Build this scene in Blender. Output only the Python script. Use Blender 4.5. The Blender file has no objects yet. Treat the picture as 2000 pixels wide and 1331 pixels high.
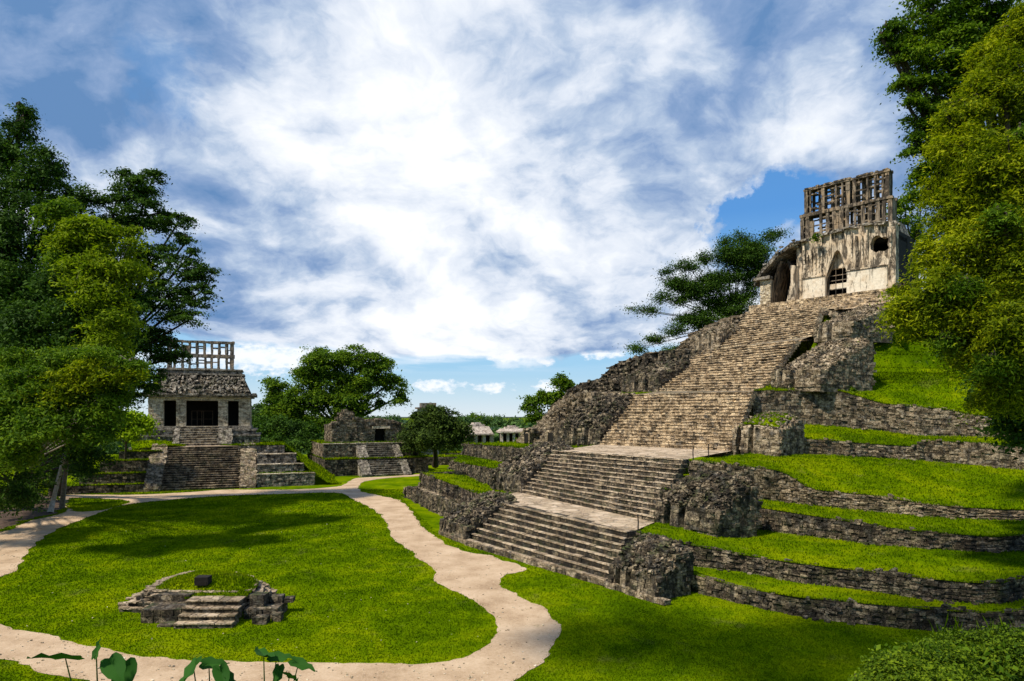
import bpy, math, random
import numpy as np
from mathutils import Vector
from mathutils.geometry import tessellate_polygon

sc = bpy.context.scene
R = math.radians
# ------------------------------------------------------------------ camera
CAM_H, F, HZ = 10.0, 1300.0, 812.0          # eye height, focal length and horizon in photograph pixels
cd = bpy.data.cameras.new('camera'); cam = bpy.data.objects.new('camera', cd)
sc.collection.objects.link(cam); sc.camera = cam
cam.location = (0, 0, CAM_H); cam.rotation_euler = (R(90), 0, 0)
cd.sensor_width = 36; cd.lens = 36 * F / 2000; cd.shift_y = (HZ - 665.5) / 2000
cd.clip_start = 0.2; cd.clip_end = 12000
# ------------------------------------------------------------------ light
SUN_AZ = math.atan2(-0.79, -0.56); SUN_EL = R(54)
sl = bpy.data.lights.new('sun', 'SUN'); so = bpy.data.objects.new('sun', sl); sc.collection.objects.link(so)
sl.energy = 4.6; sl.angle = R(3.5); sl.color = (1.0, 0.9, 0.74)
sdir = Vector((math.sin(SUN_AZ) * math.cos(SUN_EL), math.cos(SUN_AZ) * math.cos(SUN_EL), math.sin(SUN_EL)))
so.rotation_euler = (-sdir).to_track_quat('-Z', 'Y').to_euler()
so.location = sdir * 200
sc.view_settings.view_transform = 'Standard'; sc.view_settings.look = 'None'
sc.view_settings.exposure = 0.25; sc.view_settings.gamma = 1.0
# ------------------------------------------------------------------ node helper
class NT:
    def __init__(s, tree): s.t = tree; s.n = tree.nodes; s.l = tree.links
    def add(s, typ, inp=None, **kw):
        n = s.n.new(typ)
        for k, v in kw.items(): setattr(n, k, v)
        for k, v in (inp or {}).items(): s.put(n, k, v)
        return n
    def put(s, n, k, v):
        sock = n.inputs[k]
        if hasattr(v, 'links') or isinstance(v, bpy.types.NodeSocket): s.l.new(v, sock)
        else:
            if isinstance(v, tuple) and sock.type == 'RGBA' and len(v) == 3: v = v + (1,)
            sock.default_value = v
    def m(s, op, a, b=0.0, c=0.0, clamp=False):
        n = s.n.new('ShaderNodeMath'); n.operation = op; n.use_clamp = clamp
        for i, v in enumerate((a, b, c)): s.put(n, i, v)
        return n.outputs[0]
    def vm(s, op, a, b=(0, 0, 0)):
        n = s.n.new('ShaderNodeVectorMath'); n.operation = op
        s.put(n, 0, a); s.put(n, 1, b)
        return n
    def noise(s, vec, scale, detail=4, rough=0.55, dist=0.0):
        n = s.add('ShaderNodeTexNoise', {'Vector': vec, 'Scale': scale, 'Detail': float(detail), 'Roughness': rough, 'Distortion': dist})
        return n
    def ramp(s, fac, stops, interp='LINEAR'):
        n = s.n.new('ShaderNodeValToRGB'); s.put(n, 0, fac); cr = n.color_ramp; cr.interpolation = interp
        while len(cr.elements) < len(stops): cr.elements.new(0.5)
        for e, (p, c) in zip(cr.elements, stops):
            e.position = p; e.color = (c, c, c, 1) if isinstance(c, (int, float)) else tuple(c) + (1,)
        return n.outputs[0]
    def mix(s, f, a, b, mode='MIX'):
        n = s.n.new('ShaderNodeMix'); n.data_type = 'RGBA'; n.blend_type = mode
        s.put(n, 0, f); s.put(n, 6, a); s.put(n, 7, b)
        return n.outputs[2]
# ------------------------------------------------------------------ world: blue sky and broken cloud
w = bpy.data.worlds.new('World'); sc.world = w; w.use_nodes = True
T = NT(w.node_tree); T.n.clear()
sky = T.add('ShaderNodeTexSky', sky_type='NISHITA', sun_disc=False, sun_elevation=SUN_EL, sun_rotation=SUN_AZ % (2 * math.pi), air_density=1.3, dust_density=0.4, ozone_density=2.5)
d = T.add('ShaderNodeTexCoord').outputs['Generated']
sx = T.add('ShaderNodeSeparateXYZ', {0: d}); X, Y, Z = sx.outputs
zc = T.m('MAXIMUM', Z, 0.0)
den = T.m('ADD', zc, 0.42)
pv = T.add('ShaderNodeCombineXYZ', {0: T.m('DIVIDE', X, den), 1: T.m('DIVIDE', Y, den), 2: 0.0}).outputs[0]
warp = T.noise(pv, 2.2, 5, .55).outputs['Color']
pw = T.vm('ADD', pv, T.vm('MULTIPLY', T.vm('SUBTRACT', warp, (.5, .5, .5)).outputs[0], (.28, .28, .3)).outputs[0]).outputs[0]
n1 = T.noise(pw, 2.0, 10, 0.55).outputs[0]
vb = T.add('ShaderNodeTexVoronoi', {'Vector': T.vm('ADD', pw, T.vm('MULTIPLY', T.vm('SUBTRACT', T.noise(pw, 6.0, 6, .6).outputs['Color'], (.5, .5, .5)).outputs[0], (.25, .25, .2)).outputs[0]).outputs[0], 'Scale': 4.5, 'Smoothness': 1.0}, feature='SMOOTH_F1').outputs['Distance']
n2 = T.m('ADD', T.m('MULTIPLY', T.noise(pw, 5.5, 10, 0.6).outputs[0], .65), T.m('MULTIPLY', T.m('SUBTRACT', 1.0, vb), .28))
dj = T.vm('ADD', d, T.vm('MULTIPLY', T.vm('SUBTRACT', T.noise(d, 9.0, 7, .62).outputs['Color'], (.5, .5, .5)).outputs[0], (.18, .18, .14)).outputs[0]).outputs[0]
dj = T.vm('NORMALIZE', dj).outputs[0]
def sd(px, py):
    v = Vector(((px - 1000) / F, 1, (HZ - py) / F)); v.normalize(); return tuple(v)
def blob(px, py, width, amp):            # soft lobe of more or less cloud around a compass direction
    dt = T.vm('DOT_PRODUCT', dj, sd(px, py)).outputs['Value']
    k = T.m('MULTIPLY', T.m('SUBTRACT', dt, 1.0), 1.0 / (width * width))
    return T.m('MULTIPLY', T.m('EXPONENT', k), amp)
cov = T.m('ADD', T.m('MULTIPLY', n1, .62), T.m('MULTIPLY', n2, 0.30))
for b in [(760, 150, .24, .20), (720, 380, .22, .18), (1100, 330, .26, .20), (1250, 60, .24, .14), (900, 600, .2, .18), (600, 580, .13, .14), (1560, 200, .14, .18), (1150, 560, .16, .18), (1300, 480, .06, .08),
        (280, 150, .10, -.27), (330, 300, .08, -.14), (430, 140, .08, -.14), (500, 500, .05, -.16), (1380, 200, .05, -.12), (1490, 425, .065, -.46), (1430, 440, .03, -.14), (1590, 345, .05, -.30), (1340, 110, .07, -.12), (1430, 55, .03, -.14), (880, 50, .025, -.12), (1105, 565, .018, -.3), (1290, 500, .022, -.22),
        (60, 60, .18, .30), (1800, 120, .2, .18), (420, 420, .06, .08), (1740, 370, .04, .2), (1240, 655, .04, .12), (1000, 655, .10, .08)]:
    cov = T.m('ADD', cov, blob(*b))
cov = T.m('SUBTRACT', cov, T.ramp(Z, [(0.0, .60), (.085, .60), (.105, .30), (.125, .04), (.2, 0.0)]))
mask = T.ramp(cov, [(.43, 0.0), (.49, .5), (.57, 1.0)], 'EASE')
# brightness of the cloud: thick parts grey-blue below, bright broken tops
n3 = T.noise(T.vm('ADD', pw, (3.1, 1.7, 0)).outputs[0], 1.9, 6, 0.5).outputs[0]
n4 = T.noise(T.vm('ADD', pw, (.05, -.07, 0)).outputs[0], 5.5, 10, 0.6).outputs[0]
n5 = T.noise(pw, 5.5, 10, 0.6).outputs[0]
lit = T.m('ADD', T.m('MULTIPLY', n3, .85), T.m('MULTIPLY', T.m('SUBTRACT', n5, n4), .8))
lit = T.m('ADD', lit, T.m('MULTIPLY', T.m('SUBTRACT', n2, .46), .55))
lit = T.m('ADD', lit, .07)
for b in [(760, 150, .12, .12), (1050, 400, .24, .05), (900, 640, .22, .11), (620, 690, .2, .16), (680, 300, .08, .06), (850, 250, .04, .05), (1620, 230, .07, .14), (1250, 330, .14, .12), (1320, 420, .06, .06), (1500, 290, .07, .08), (540, 250, .06, .08),
          (40, 110, .20, -.16), (330, 200, .14, -.12), (480, 450, .10, -.14), (1370, 160, .13, -.16), (1440, 190, .05, -.05), (1030, 190, .07, -.06), (1170, 665, .035, -.24), (1800, 60, .16, -.12), (450, 560, .07, -.06), (930, 40, .07, -.06), (700, 600, .05, -.05), (1200, 520, .08, -.03)]:
    lit = T.m('ADD', lit, blob(*b))
ccol = T.ramp(lit, [(.18, (.12, .24, .46)), (.36, (.24, .35, .56)), (.50, (.42, .52, .68)), (.64, (.66, .72, .82)), (.88, (.90, .92, .95))])
# small cumulus puffs over the horizon
pd = T.add('ShaderNodeCombineXYZ', {0: T.m('MULTIPLY', X, 60.0), 1: T.m('MULTIPLY', Y, 3.0), 2: T.m('MULTIPLY', Z, 110.0)}).outputs[0]
pn = T.noise(pd, 1.0, 6, .62).outputs[0]
pf = 0.0
for px, py, wd, hh in [(850, 754, .045, .013), (965, 758, .035, .010), (1068, 708, .014, .007), (1075, 755, .03, .015), (985, 700, .04, .007), (1180, 690, .05, .012), (520, 700, .12, .03)]:
    c = sd(px, py)
    dx = T.m('DIVIDE', T.m('SUBTRACT', X, c[0]), wd); dz = T.m('DIVIDE', T.m('SUBTRACT', Z, c[2]), hh)
    g = T.m('EXPONENT', T.m('MULTIPLY', T.m('ADD', T.m('MULTIPLY', dx, dx), T.m('MULTIPLY', dz, dz)), -1.0))
    pf = T.m('ADD', pf, g)
pf = T.m('MULTIPLY', pf, T.m('GREATER_THAN', Y, 0.0))
pmask = T.ramp(T.m('ADD', T.m('MULTIPLY', pf, .42), T.m('MULTIPLY', pn, .8)), [(.62, 0.0), (.80, .85)])
streak = T.noise(T.add('ShaderNodeCombineXYZ', {0: T.m('MULTIPLY', X, 2.6), 1: T.m('MULTIPLY', Y, 2.6), 2: T.m('MULTIPLY', Z, 34.0)}).outputs[0], 1.0, 5, .55, .4).outputs[0]
smask = T.m('MULTIPLY', T.ramp(streak, [(.40, 0.0), (.56, .9)]), T.ramp(Z, [(.06, 0.0), (.085, 1.0), (.17, 1.0), (.24, 0.0)]))
smask = T.m('MULTIPLY', smask, T.ramp(T.m('ADD', T.m('MULTIPLY', X, .5), .5), [(.2, 1.0), (.46, 1.0), (.56, .35), (1.0, .2)]))
hz = T.ramp(Z, [(0.0, (.66, .76, .84)), (.03, (.50, .68, .82)), (.07, (.30, .56, .80)), (.14, (.26, .52, .82)), (.28, (.08, .28, .66)), (.45, (.10, .27, .56)), (1, (.06, .15, .42))])
skyc = T.mix(1.0, sky.outputs[0], (.10, .10, .10), 'MULTIPLY')
blue = T.mix(0.88, skyc, hz)
allc = T.mix(pmask, blue, (.93, .94, .97))
allc = T.mix(smask, allc, (.88, .91, .96))
allc = T.mix(mask, allc, ccol)
allc = T.mix(T.m('LESS_THAN', Z, -0.002), allc, (.10, .13, .10))
bg = T.add('ShaderNodeBackground', {'Color': allc, 'Strength': 0.96})
T.l.new(bg.outputs[0], T.add('ShaderNodeOutputWorld').inputs[0])

# ------------------------------------------------------------------ materials
MATS = {}
def newmat(name):
    m = bpy.data.materials.new(name); m.use_nodes = True; t = NT(m.node_tree); t.n.clear(); MATS[name] = m
    return m, t
def finish(t, col, rough=.9, bump=None, bstr=.5, bdist=.05, extra=None, spec=.25):
    inp = {'Base Color': col, 'Roughness': rough, 'Specular IOR Level': spec}
    if bump is not None:
        inp['Normal'] = t.add('ShaderNodeBump', {'Height': bump, 'Strength': bstr, 'Distance': bdist}).outputs[0]
    b = t.add('ShaderNodeBsdfPrincipled', inp)
    out = b.outputs[0]
    if extra: out = extra(b)
    t.l.new(out, t.add('ShaderNodeOutputMaterial').inputs[0])
def stone(name, dark, mid, light, cell=2.6, weather=.5, wcol=(.018, .016, .013), pale=.0, moss=.0):
    m, t = newmat(name)
    g = t.add('ShaderNodeNewGeometry'); P = g.outputs['Position']; ri = g.outputs['Random Per Island']
    sp = t.vm('MULTIPLY', P, (1, 1, 1.9)).outputs[0]
    v = t.add('ShaderNodeTexVoronoi', {'Vector': sp, 'Scale': cell, 'Randomness': 1.0})
    e = t.add('ShaderNodeTexVoronoi', {'Vector': sp, 'Scale': cell, 'Randomness': 1.0}, feature='DISTANCE_TO_EDGE')
    cv = t.add('ShaderNodeSeparateColor', {0: v.outputs['Color']}).outputs[0]
    big = t.noise(P, .35, 5, .6).outputs[0]
    fine = t.noise(P, 9.0, 5, .7).outputs[0]
    f = t.m('ADD', t.m('MULTIPLY', cv, .35), t.m('MULTIPLY', ri, .38))
    f = t.m('ADD', f, t.m('MULTIPLY', t.m('SUBTRACT', fine, .5), 1.5))
    f = t.m('ADD', f, t.m('MULTIPLY', t.m('SUBTRACT', big, .5), .5))
    col = t.ramp(f, [(.08, dark), (.38, mid), (.72, light)])
    st = t.noise(t.vm('MULTIPLY', P, (1, 1, .45)).outputs[0], 1.6, 6, .68).outputs[0]
    wm = t.ramp(st, [(.60 - weather * .3, 0.0), (.74 - weather * .3, .93)])
    col = t.mix(wm, col, wcol)
    if pale > 0:
        pn_ = t.noise(t.vm('ADD', P, (7, 3, 2)).outputs[0], 2.3, 5, .7).outputs[0]
        col = t.mix(t.m('MULTIPLY', t.ramp(pn_, [(.52, 0.0), (.64, 1.0)]), pale), col, (.50, .47, .42))
    if moss > 0:
        mn = t.noise(t.vm('ADD', P, (1, 9, 4)).outputs[0], .9, 5, .7).outputs[0]
        nz = t.add('ShaderNodeSeparateXYZ', {0: g.outputs['Normal']}).outputs[2]
        col = t.mix(t.m('MULTIPLY', t.m('MULTIPLY', t.ramp(mn, [(.50, 0.0), (.62, 1.0)]), moss), t.m('MAXIMUM', t.m('ADD', nz, .25), 0.0), clamp=True), col, (.055, .085, .012))
    edge = t.ramp(e.outputs['Distance'], [(.0, .0), (.07, 1.0)])
    col = t.mix(t.m('MULTIPLY', t.m('SUBTRACT', 1.0, edge), .55), col, (.012, .010, .008))
    h = t.m('ADD', t.m('MULTIPLY', edge, .6), t.m('MULTIPLY', fine, .8))
    finish(t, col, .92, h, .8, .05)
    return m
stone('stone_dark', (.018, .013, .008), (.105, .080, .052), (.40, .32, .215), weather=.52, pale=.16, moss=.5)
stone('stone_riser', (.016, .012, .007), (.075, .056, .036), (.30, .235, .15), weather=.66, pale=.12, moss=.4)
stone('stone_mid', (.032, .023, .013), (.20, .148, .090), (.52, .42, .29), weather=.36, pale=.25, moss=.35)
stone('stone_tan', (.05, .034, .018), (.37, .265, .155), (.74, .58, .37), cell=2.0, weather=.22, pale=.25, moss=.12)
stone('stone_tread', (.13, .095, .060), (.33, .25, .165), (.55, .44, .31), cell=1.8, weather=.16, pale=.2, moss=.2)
stone('stone_grey', (.05, .042, .032), (.23, .195, .15), (.50, .445, .36), weather=.42, pale=.45, moss=.25)
stone('paving', (.20, .145, .09), (.46, .35, .235), (.66, .53, .39), cell=1.1, weather=.05, pale=.3, moss=.12)
stone('stone_pale', (.20, .15, .095), (.56, .46, .31), (.80, .70, .52), cell=2.2, weather=.14, pale=.6, moss=.05)
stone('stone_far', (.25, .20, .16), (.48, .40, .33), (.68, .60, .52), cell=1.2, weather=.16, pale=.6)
def plaster(name, base, dirt, k):
    m, t = newmat(name)
    P = t.add('ShaderNodeNewGeometry').outputs['Position']
    s1 = t.noise(t.vm('MULTIPLY', P, (1.1, 1.1, .26)).outputs[0], 1.5, 8, .72, .8).outputs[0]
    s2 = t.noise(P, 2.6, 6, .7).outputs[0]
    s3 = t.noise(P, .6, 4, .6).outputs[0]
    c = t.ramp(s2, [(.3, tuple(x * .72 for x in base)), (.5, base), (.7, tuple(min(1, x * 1.12) for x in base))])
    c = t.mix(t.ramp(s3, [(.45, 0.0), (.65, .5)]), c, (.46, .31, .17))
    c = t.mix(t.ramp(s1, [(.56 - k * .2, 0.0), (.66 - k * .2, .9)]), c, dirt)
    finish(t, c, .9, t.m('ADD', s2, t.m('MULTIPLY', s1, .8)), .7, .08)
    return m
plaster('plaster', (.74, .66, .53), (.06, .045, .03), .10)
plaster('plaster_stained', (.66, .55, .41), (.030, .023, .017), .56)
plaster('comb_stone', (.25, .20, .145), (.025, .020, .016), .62)
plaster('comb_grey', (.20, .18, .15), (.04, .035, .03), .4)
def simple(name, c0, c1, scale=3, rough=.9, bd=.03):
    m, t = newmat(name)
    P = t.add('ShaderNodeNewGeometry').outputs['Position']
    s = t.noise(P, scale, 6, .68).outputs[0]
    finish(t, t.ramp(s, [(.32, c0), (.68, c1)]), rough, s, .6, bd)
simple('dark_room', (.006, .005, .005), (.02, .017, .014), 2)  # near-black: room shade put into the colour; also the black stone
simple('dark_metal', (.01, .01, .01), (.03, .028, .025), 8, .6)
simple('wood', (.05, .035, .022), (.13, .09, .06), 6)
simple('bark_dark', (.02, .016, .011), (.085, .068, .05), 5)
simple('bark_pale', (.12, .10, .08), (.34, .30, .25), 4)
simple('soil', (.035, .022, .014), (.12, .08, .055), 1.3)
def grassmat(name, a, b, c, dry=(.19, .17, .05)):
    m, t = newmat(name)
    g = t.add('ShaderNodeNewGeometry'); P = g.outputs['Position']
    big = t.noise(P, .09, 5, .6).outputs[0]
    mid = t.noise(P, .9, 5, .65).outputs[0]
    fi = t.noise(P, 14.0, 4, .7).outputs[0]
    f = t.m('ADD', t.m('MULTIPLY', big, .55), t.m('MULTIPLY', mid, .35))
    f = t.m('ADD', f, t.m('MULTIPLY', t.m('SUBTRACT', fi, .5), .2))
    f = t.m('ADD', f, t.m('MULTIPLY', t.m('SUBTRACT', g.outputs['Random Per Island'], .5), .14))
    med = t.noise(t.vm('MULTIPLY', P, (1, .8, 1)).outputs[0], .28, 6, .68, .6).outputs[0]
    f = t.m('ADD', f, t.m('MULTIPLY', t.m('SUBTRACT', med, .5), .8))
    col = t.ramp(f, [(.30, a), (.45, b), (.62, c)])
    dn = t.noise(t.vm('ADD', P, (5, 5, 5)).outputs[0], .5, 6, .7).outputs[0]
    col = t.mix(t.ramp(dn, [(.58, 0.0), (.74, .45)]), col, dry)
    def ex(bs):
        tr = t.add('ShaderNodeBsdfTranslucent', {'Color': col})
        mx = t.add('ShaderNodeMixShader', {0: .22}); t.l.new(bs.outputs[0], mx.inputs[1]); t.l.new(tr.outputs[0], mx.inputs[2])
        return mx.outputs[0]
    finish(t, col, 1.0, t.m('ADD', fi, mid), .4, .05, ex, .0)
grassmat('grass', (.054, .108, .001), (.112, .186, .001), (.215, .275, .002))
grassmat('grass_deep', (.030, .070, .004), (.066, .128, .006), (.125, .195, .010))
def path_mat():
    m, t = newmat('path')
    P = t.add('ShaderNodeNewGeometry').outputs['Position']
    a = t.noise(P, .5, 6, .65).outputs[0]; b = t.noise(P, 7.0, 6, .75).outputs[0]; c = t.noise(P, 40.0, 2, .6).outputs[0]
    f = t.m('ADD', t.m('MULTIPLY', a, .5), t.m('ADD', t.m('MULTIPLY', b, .3), t.m('MULTIPLY', c, .2)))
    col = t.ramp(f, [(.36, (.27, .18, .105)), (.47, (.44, .315, .20)), (.60, (.58, .44, .30))])
    gn = t.noise(t.vm('ADD', P, (2, 8, 0)).outputs[0], .8, 6, .75).outputs[0]
    col = t.mix(t.ramp(gn, [(.63, 0.0), (.72, .7)]), col, (.13, .15, .04))
    pb = t.add('ShaderNodeTexVoronoi', {'Vector': P, 'Scale': 9.0}).outputs['Distance']
    col = t.mix(t.ramp(pb, [(.10, .5), (.22, 0.0)]), col, (.62, .52, .42))
    finish(t, col, .95, t.m('ADD', b, c), .7, .03)
path_mat()
def leafmat(name, a, b, c, tl=.35):
    m, t = newmat(name)
    g = t.add('ShaderNodeNewGeometry'); P = g.outputs['Position']
    big = t.noise(P, .33, 4, .6).outputs[0]
    f = t.m('ADD', t.m('MULTIPLY', big, .75), t.m('MULTIPLY', g.outputs['Random Per Island'], .32))
    col = t.ramp(f, [(.34, a), (.52, b), (.72, c)])
    def ex(bs):
        tr = t.add('ShaderNodeBsdfTranslucent', {'Color': t.mix(1.0, col, (1.0, 1.1, .6), 'MULTIPLY')})
        mx = t.add('ShaderNodeMixShader', {0: tl}); t.l.new(bs.outputs[0], mx.inputs[1]); t.l.new(tr.outputs[0], mx.inputs[2])
        return mx.outputs[0]
    finish(t, col, .7, None, extra=ex, spec=.10)
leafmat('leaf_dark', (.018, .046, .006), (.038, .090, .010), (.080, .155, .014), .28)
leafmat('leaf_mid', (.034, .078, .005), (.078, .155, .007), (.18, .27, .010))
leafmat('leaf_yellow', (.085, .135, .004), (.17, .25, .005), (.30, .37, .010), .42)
leafmat('leaf_sun', (.060, .100, .003), (.170, .225, .003), (.37, .40, .006), .42)  # yellower, brighter leaf with sunlight put into its colour
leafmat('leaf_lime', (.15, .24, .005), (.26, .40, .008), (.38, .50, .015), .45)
leafmat('leaf_olive', (.028, .050, .010), (.050, .085, .014), (.09, .14, .02), .28)
leafmat('leaf_far', (.040, .085, .030), (.065, .13, .035), (.11, .19, .045), .25)  # softer green for far trees, distance haze put into the colour
leafmat('leaf_blue', (.045, .090, .060), (.065, .13, .075), (.09, .17, .085), .2)  # bluer still, stronger haze put into the leaf colour

# ------------------------------------------------------------------ object helpers
def link(o): sc.collection.objects.link(o); return o
def tag(o, label=None, cat=None, group=None, kind=None):
    if label: o['label'] = label
    if cat: o['category'] = cat
    if group: o['group'] = group
    if kind: o['kind'] = kind
    return o
def empty(name, loc, label, cat, group=None):
    o = bpy.data.objects.new(name, None); link(o); o.location = loc; o.empty_display_size = .5
    return tag(o, label, cat, group)
def np_mesh(name, V, Q, mat, smooth=False):
    V = np.asarray(V, dtype=np.float32); Q = np.asarray(Q, dtype=np.int32)
    me = bpy.data.meshes.new(name); k = Q.shape[1]
    me.vertices.add(len(V)); me.vertices.foreach_set('co', V.ravel())
    me.loops.add(Q.size); me.loops.foreach_set('vertex_index', Q.ravel())
    me.polygons.add(len(Q)); me.polygons.foreach_set('loop_start', np.arange(0, Q.size, k, dtype=np.int32))
    if smooth: me.polygons.foreach_set('use_smooth', np.ones(len(Q), dtype=bool))
    me.materials.append(MATS[mat]); me.update(calc_edges=True)
    return me
def place(name, me, parent=None):
    o = bpy.data.objects.new(name, me); link(o)
    if parent: o.parent = parent; o.matrix_parent_inverse = parent.matrix_basis.inverted()   # mesh is in world coordinates
    return o
bpy.context.view_layer.update()
class MB:
    def __init__(s): s.v = []; s.f = []
    def quad(s, a, b, c, d):
        i = len(s.v); s.v += [tuple(a), tuple(b), tuple(c), tuple(d)]; s.f.append((i, i + 1, i + 2, i + 3))
    def hexa(s, p):            # 8 points: bottom ring 0-3, top ring 4-7
        i = len(s.v); s.v += [tuple(q) for q in p]
        for f in ((0, 3, 2, 1), (4, 5, 6, 7), (0, 1, 5, 4), (1, 2, 6, 5), (2, 3, 7, 6), (3, 0, 4, 7)): s.f.append(tuple(i + k for k in f))
    def grid(s, G):
        n, m = len(G), len(G[0]); i = len(s.v)
        for r in G: s.v += [tuple(p) for p in r]
        for a in range(n - 1):
            for b in range(m - 1):
                k = i + a * m + b; s.f.append((k, k + 1, k + m + 1, k + m))
    def tube(s, pts, rad, k=7):
        pts = [Vector(p) for p in pts]; base = len(s.v)
        for j, p in enumerate(pts):
            t = (pts[min(j + 1, len(pts) - 1)] - pts[max(j - 1, 0)]).normalized()
            a = t.cross(Vector((0.31, 0.95, 0.02))).normalized(); b = t.cross(a)
            for q in range(k):
                an = q * 2 * math.pi / k; s.v.append(tuple(p + (a * math.cos(an) + b * math.sin(an)) * rad[j]))
        for j in range(len(pts) - 1):
            for q in range(k):
                a0 = base + j * k + q; b0 = base + j * k + (q + 1) % k
                s.f.append((a0, b0, b0 + k, a0 + k))
    def build(s, name, mat, parent=None, smooth=False):
        me = bpy.data.meshes.new(name); me.from_pydata(s.v, [], s.f); me.materials.append(MATS[mat])
        if smooth: me.polygons.foreach_set('use_smooth', [True] * len(me.polygons))
        me.update()
        return place(name, me, parent)
rnd = random.Random(7)
def J(a): return rnd.uniform(-a, a)
def PW(px, py, Y): return Vector(((px - 1000) / F * Y, Y, CAM_H - (py - HZ) / F * Y))
def PZ(px, py, z):
    Y = (CAM_H - z) * F / (py - HZ); return Vector(((px - 1000) / F * Y, Y, z))
def lerp(a, b, t): return a + (b - a) * t
def along(pl, n=None, step=None):        # resample a 3D polyline
    L = [0]
    for a, b in zip(pl, pl[1:]): L.append(L[-1] + (b - a).length)
    if n is None: n = max(2, int(L[-1] / step) + 1)
    out = []
    for i in range(n):
        s = L[-1] * i / (n - 1); k = 0
        while k < len(pl) - 2 and L[k + 1] < s: k += 1
        out.append(lerp(pl[k], pl[k + 1], (s - L[k]) / max(1e-6, L[k + 1] - L[k])))
    return out
def stone_box(mb, c, ax, ay, az, sx, sy, sz, j=.12):
    P = []
    for dz in (-.5, .5):
        for dx, dy in ((-.5, -.5), (.5, -.5), (.5, .5), (-.5, .5)):
            P.append(c + ax * (dx * sx * (1 + J(j))) + ay * (dy * sy * (1 + J(j))) + az * (dz * sz * (1 + J(j))))
    mb.hexa(P)
UP = Vector((0, 0, 1))
def masonry(mb, bot, top, course=.26, wid=.5, dep=.3, out=.05, miss=.0, side=1, back=True, cap=False, j=.10):
    """courses of separate rough stones between a foot line and a top line; side=+1: face on the right of the walking direction"""
    n = len(bot); L = [0]
    for a, b in zip(bot, bot[1:]): L.append(L[-1] + (b - a).length)
    def at(pl, s):
        k = 0
        while k < n - 2 and L[k + 1] < s: k += 1
        return lerp(pl[k], pl[k + 1], (s - L[k]) / max(1e-6, L[k + 1] - L[k])), k
    if back:
        mb2 = []
        G = [[], []]
        for i in range(n):
            k = min(i, n - 2); t = (bot[k + 1] - bot[k]); t.z = 0; t.normalize(); nn = Vector((t.y, -t.x, 0)) * side
            G[0].append(bot[i] - nn * .06 - UP * .1); G[1].append(top[i] - nn * .06 + UP * .06)
        mb.grid(G)
    hmax = max((top[i].z - bot[i].z) for i in range(n))
    nc = max(1, round(hmax / course))
    for c in range(nc):
        s = J(.2)
        while s < L[-1]:
            wv = wid * rnd.uniform(.55, 1.6); sm = min(L[-1], max(0, s + wv / 2))
            b, k = at(bot, sm); tp, _ = at(top, sm)
            H = (tp - b).length
            t0 = c / nc; t1 = (c + 1) / nc
            t = bot[k + 1] - bot[k]; t.normalize(); th = Vector((t.x, t.y, 0)).normalized(); nn = Vector((th.y, -th.x, 0)) * side
            if rnd.random() > miss and H > .05:
                p = lerp(b, tp, (t0 + t1) / 2); hz_ = H * (t1 - t0)
                p = p - nn * (dep / 2 - out * rnd.uniform(-.6, 1.3)) + UP * J(hz_ * .10)
                stone_box(mb, p, (t + UP * J(.03)).normalized(), nn, UP, wv - rnd.uniform(.015, .06), dep, hz_ * rnd.uniform(.84, 1.03), j)
            s += wv
        if cap and c == nc - 1: pass
def patch(mb, A, B, m=6, amp=.04, step=1.0):
    LA = sum((b - a).length for a, b in zip(A, A[1:])); n = max(6, int(LA / step))
    a = along(A, n); b = along(B, n)
    G = []
    for i in range(m + 1):
        row = []
        for k in range(n):
            p = lerp(a[k], b[k], i / m)
            if 0 < i < m: p = p + UP * J(amp)
            row.append(p)
        G.append(row)
    mb.grid(G); return G
TUFT = []           # areas (grids) that get real grass blades

# ================================================================== GROUND
def inside(poly, x, y):
    c = np.zeros(x.shape, bool); n = len(poly); j = n - 1
    for i in range(n):
        xi, yi = poly[i]; xj, yj = poly[j]
        m = ((yi > y) != (yj > y)) & (x < (xj - xi) * (y - yi) / (yj - yi + 1e-12) + xi)
        c ^= m; j = i
    return c
def bank_z(x, y):
    """the grassy bank below the viewpoint"""
    return np.clip(8.0 - .62 * np.maximum(0, y - 4.0), 0, 8.0)
def smooth_loop(pts, step=.5, amp=.10, closed=True, seed=1):
    r = random.Random(seed); P = [Vector((p[0], p[1], 0)) for p in pts]; n = len(P); out = []
    for i in range(n):
        p0, p1, p2, p3 = P[i - 1], P[i], P[(i + 1) % n], P[(i + 2) % n]
        k = max(1, min(60, int((p2 - p1).length / step)))
        for q in range(k):
            t = q / k
            p = .5 * ((2 * p1) + (p2 - p0) * t + (2 * p0 - 5 * p1 + 4 * p2 - p3) * t * t + (3 * p1 - p0 - 3 * p2 + p3) * t ** 3)
            wv = math.sin(p.x * 2.1 + p.y * .7) + math.sin(p.y * 1.7 - p.x * .9 + 1) + .7 * math.sin(p.x * 4.3 + 2) 
            out.append(Vector((p.x + r.uniform(-amp, amp) + wv * amp * .8, p.y + r.uniform(-amp, amp) + wv * amp * .6, 0)))
    return out
def gp(l): return [tuple(PZ(x, y, 0)[:2]) for x, y in l]
INNER = gp([(-160, 1150), (-60, 1140), (0, 1128), (35, 1108), (62, 1070), (100, 1040), (160, 1015), (240, 988), (330, 977), (440, 969), (560, 965), (655, 963), (690, 976), (730, 996), (755, 1022), (767, 1050), (800, 1075), (825, 1098), (848, 1112), (852, 1138), (900, 1162), (942, 1188), (968, 1213), (968, 1242), (938, 1270), (890, 1289), (820, 1298), (700, 1297), (560, 1294), (400, 1292), (250, 1278), (150, 1256), (70, 1236), (0, 1222), (-90, 1195)])
ISLE = gp([(133, 975), (190, 974), (252, 979), (232, 990), (190, 998), (140, 998)])
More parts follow.
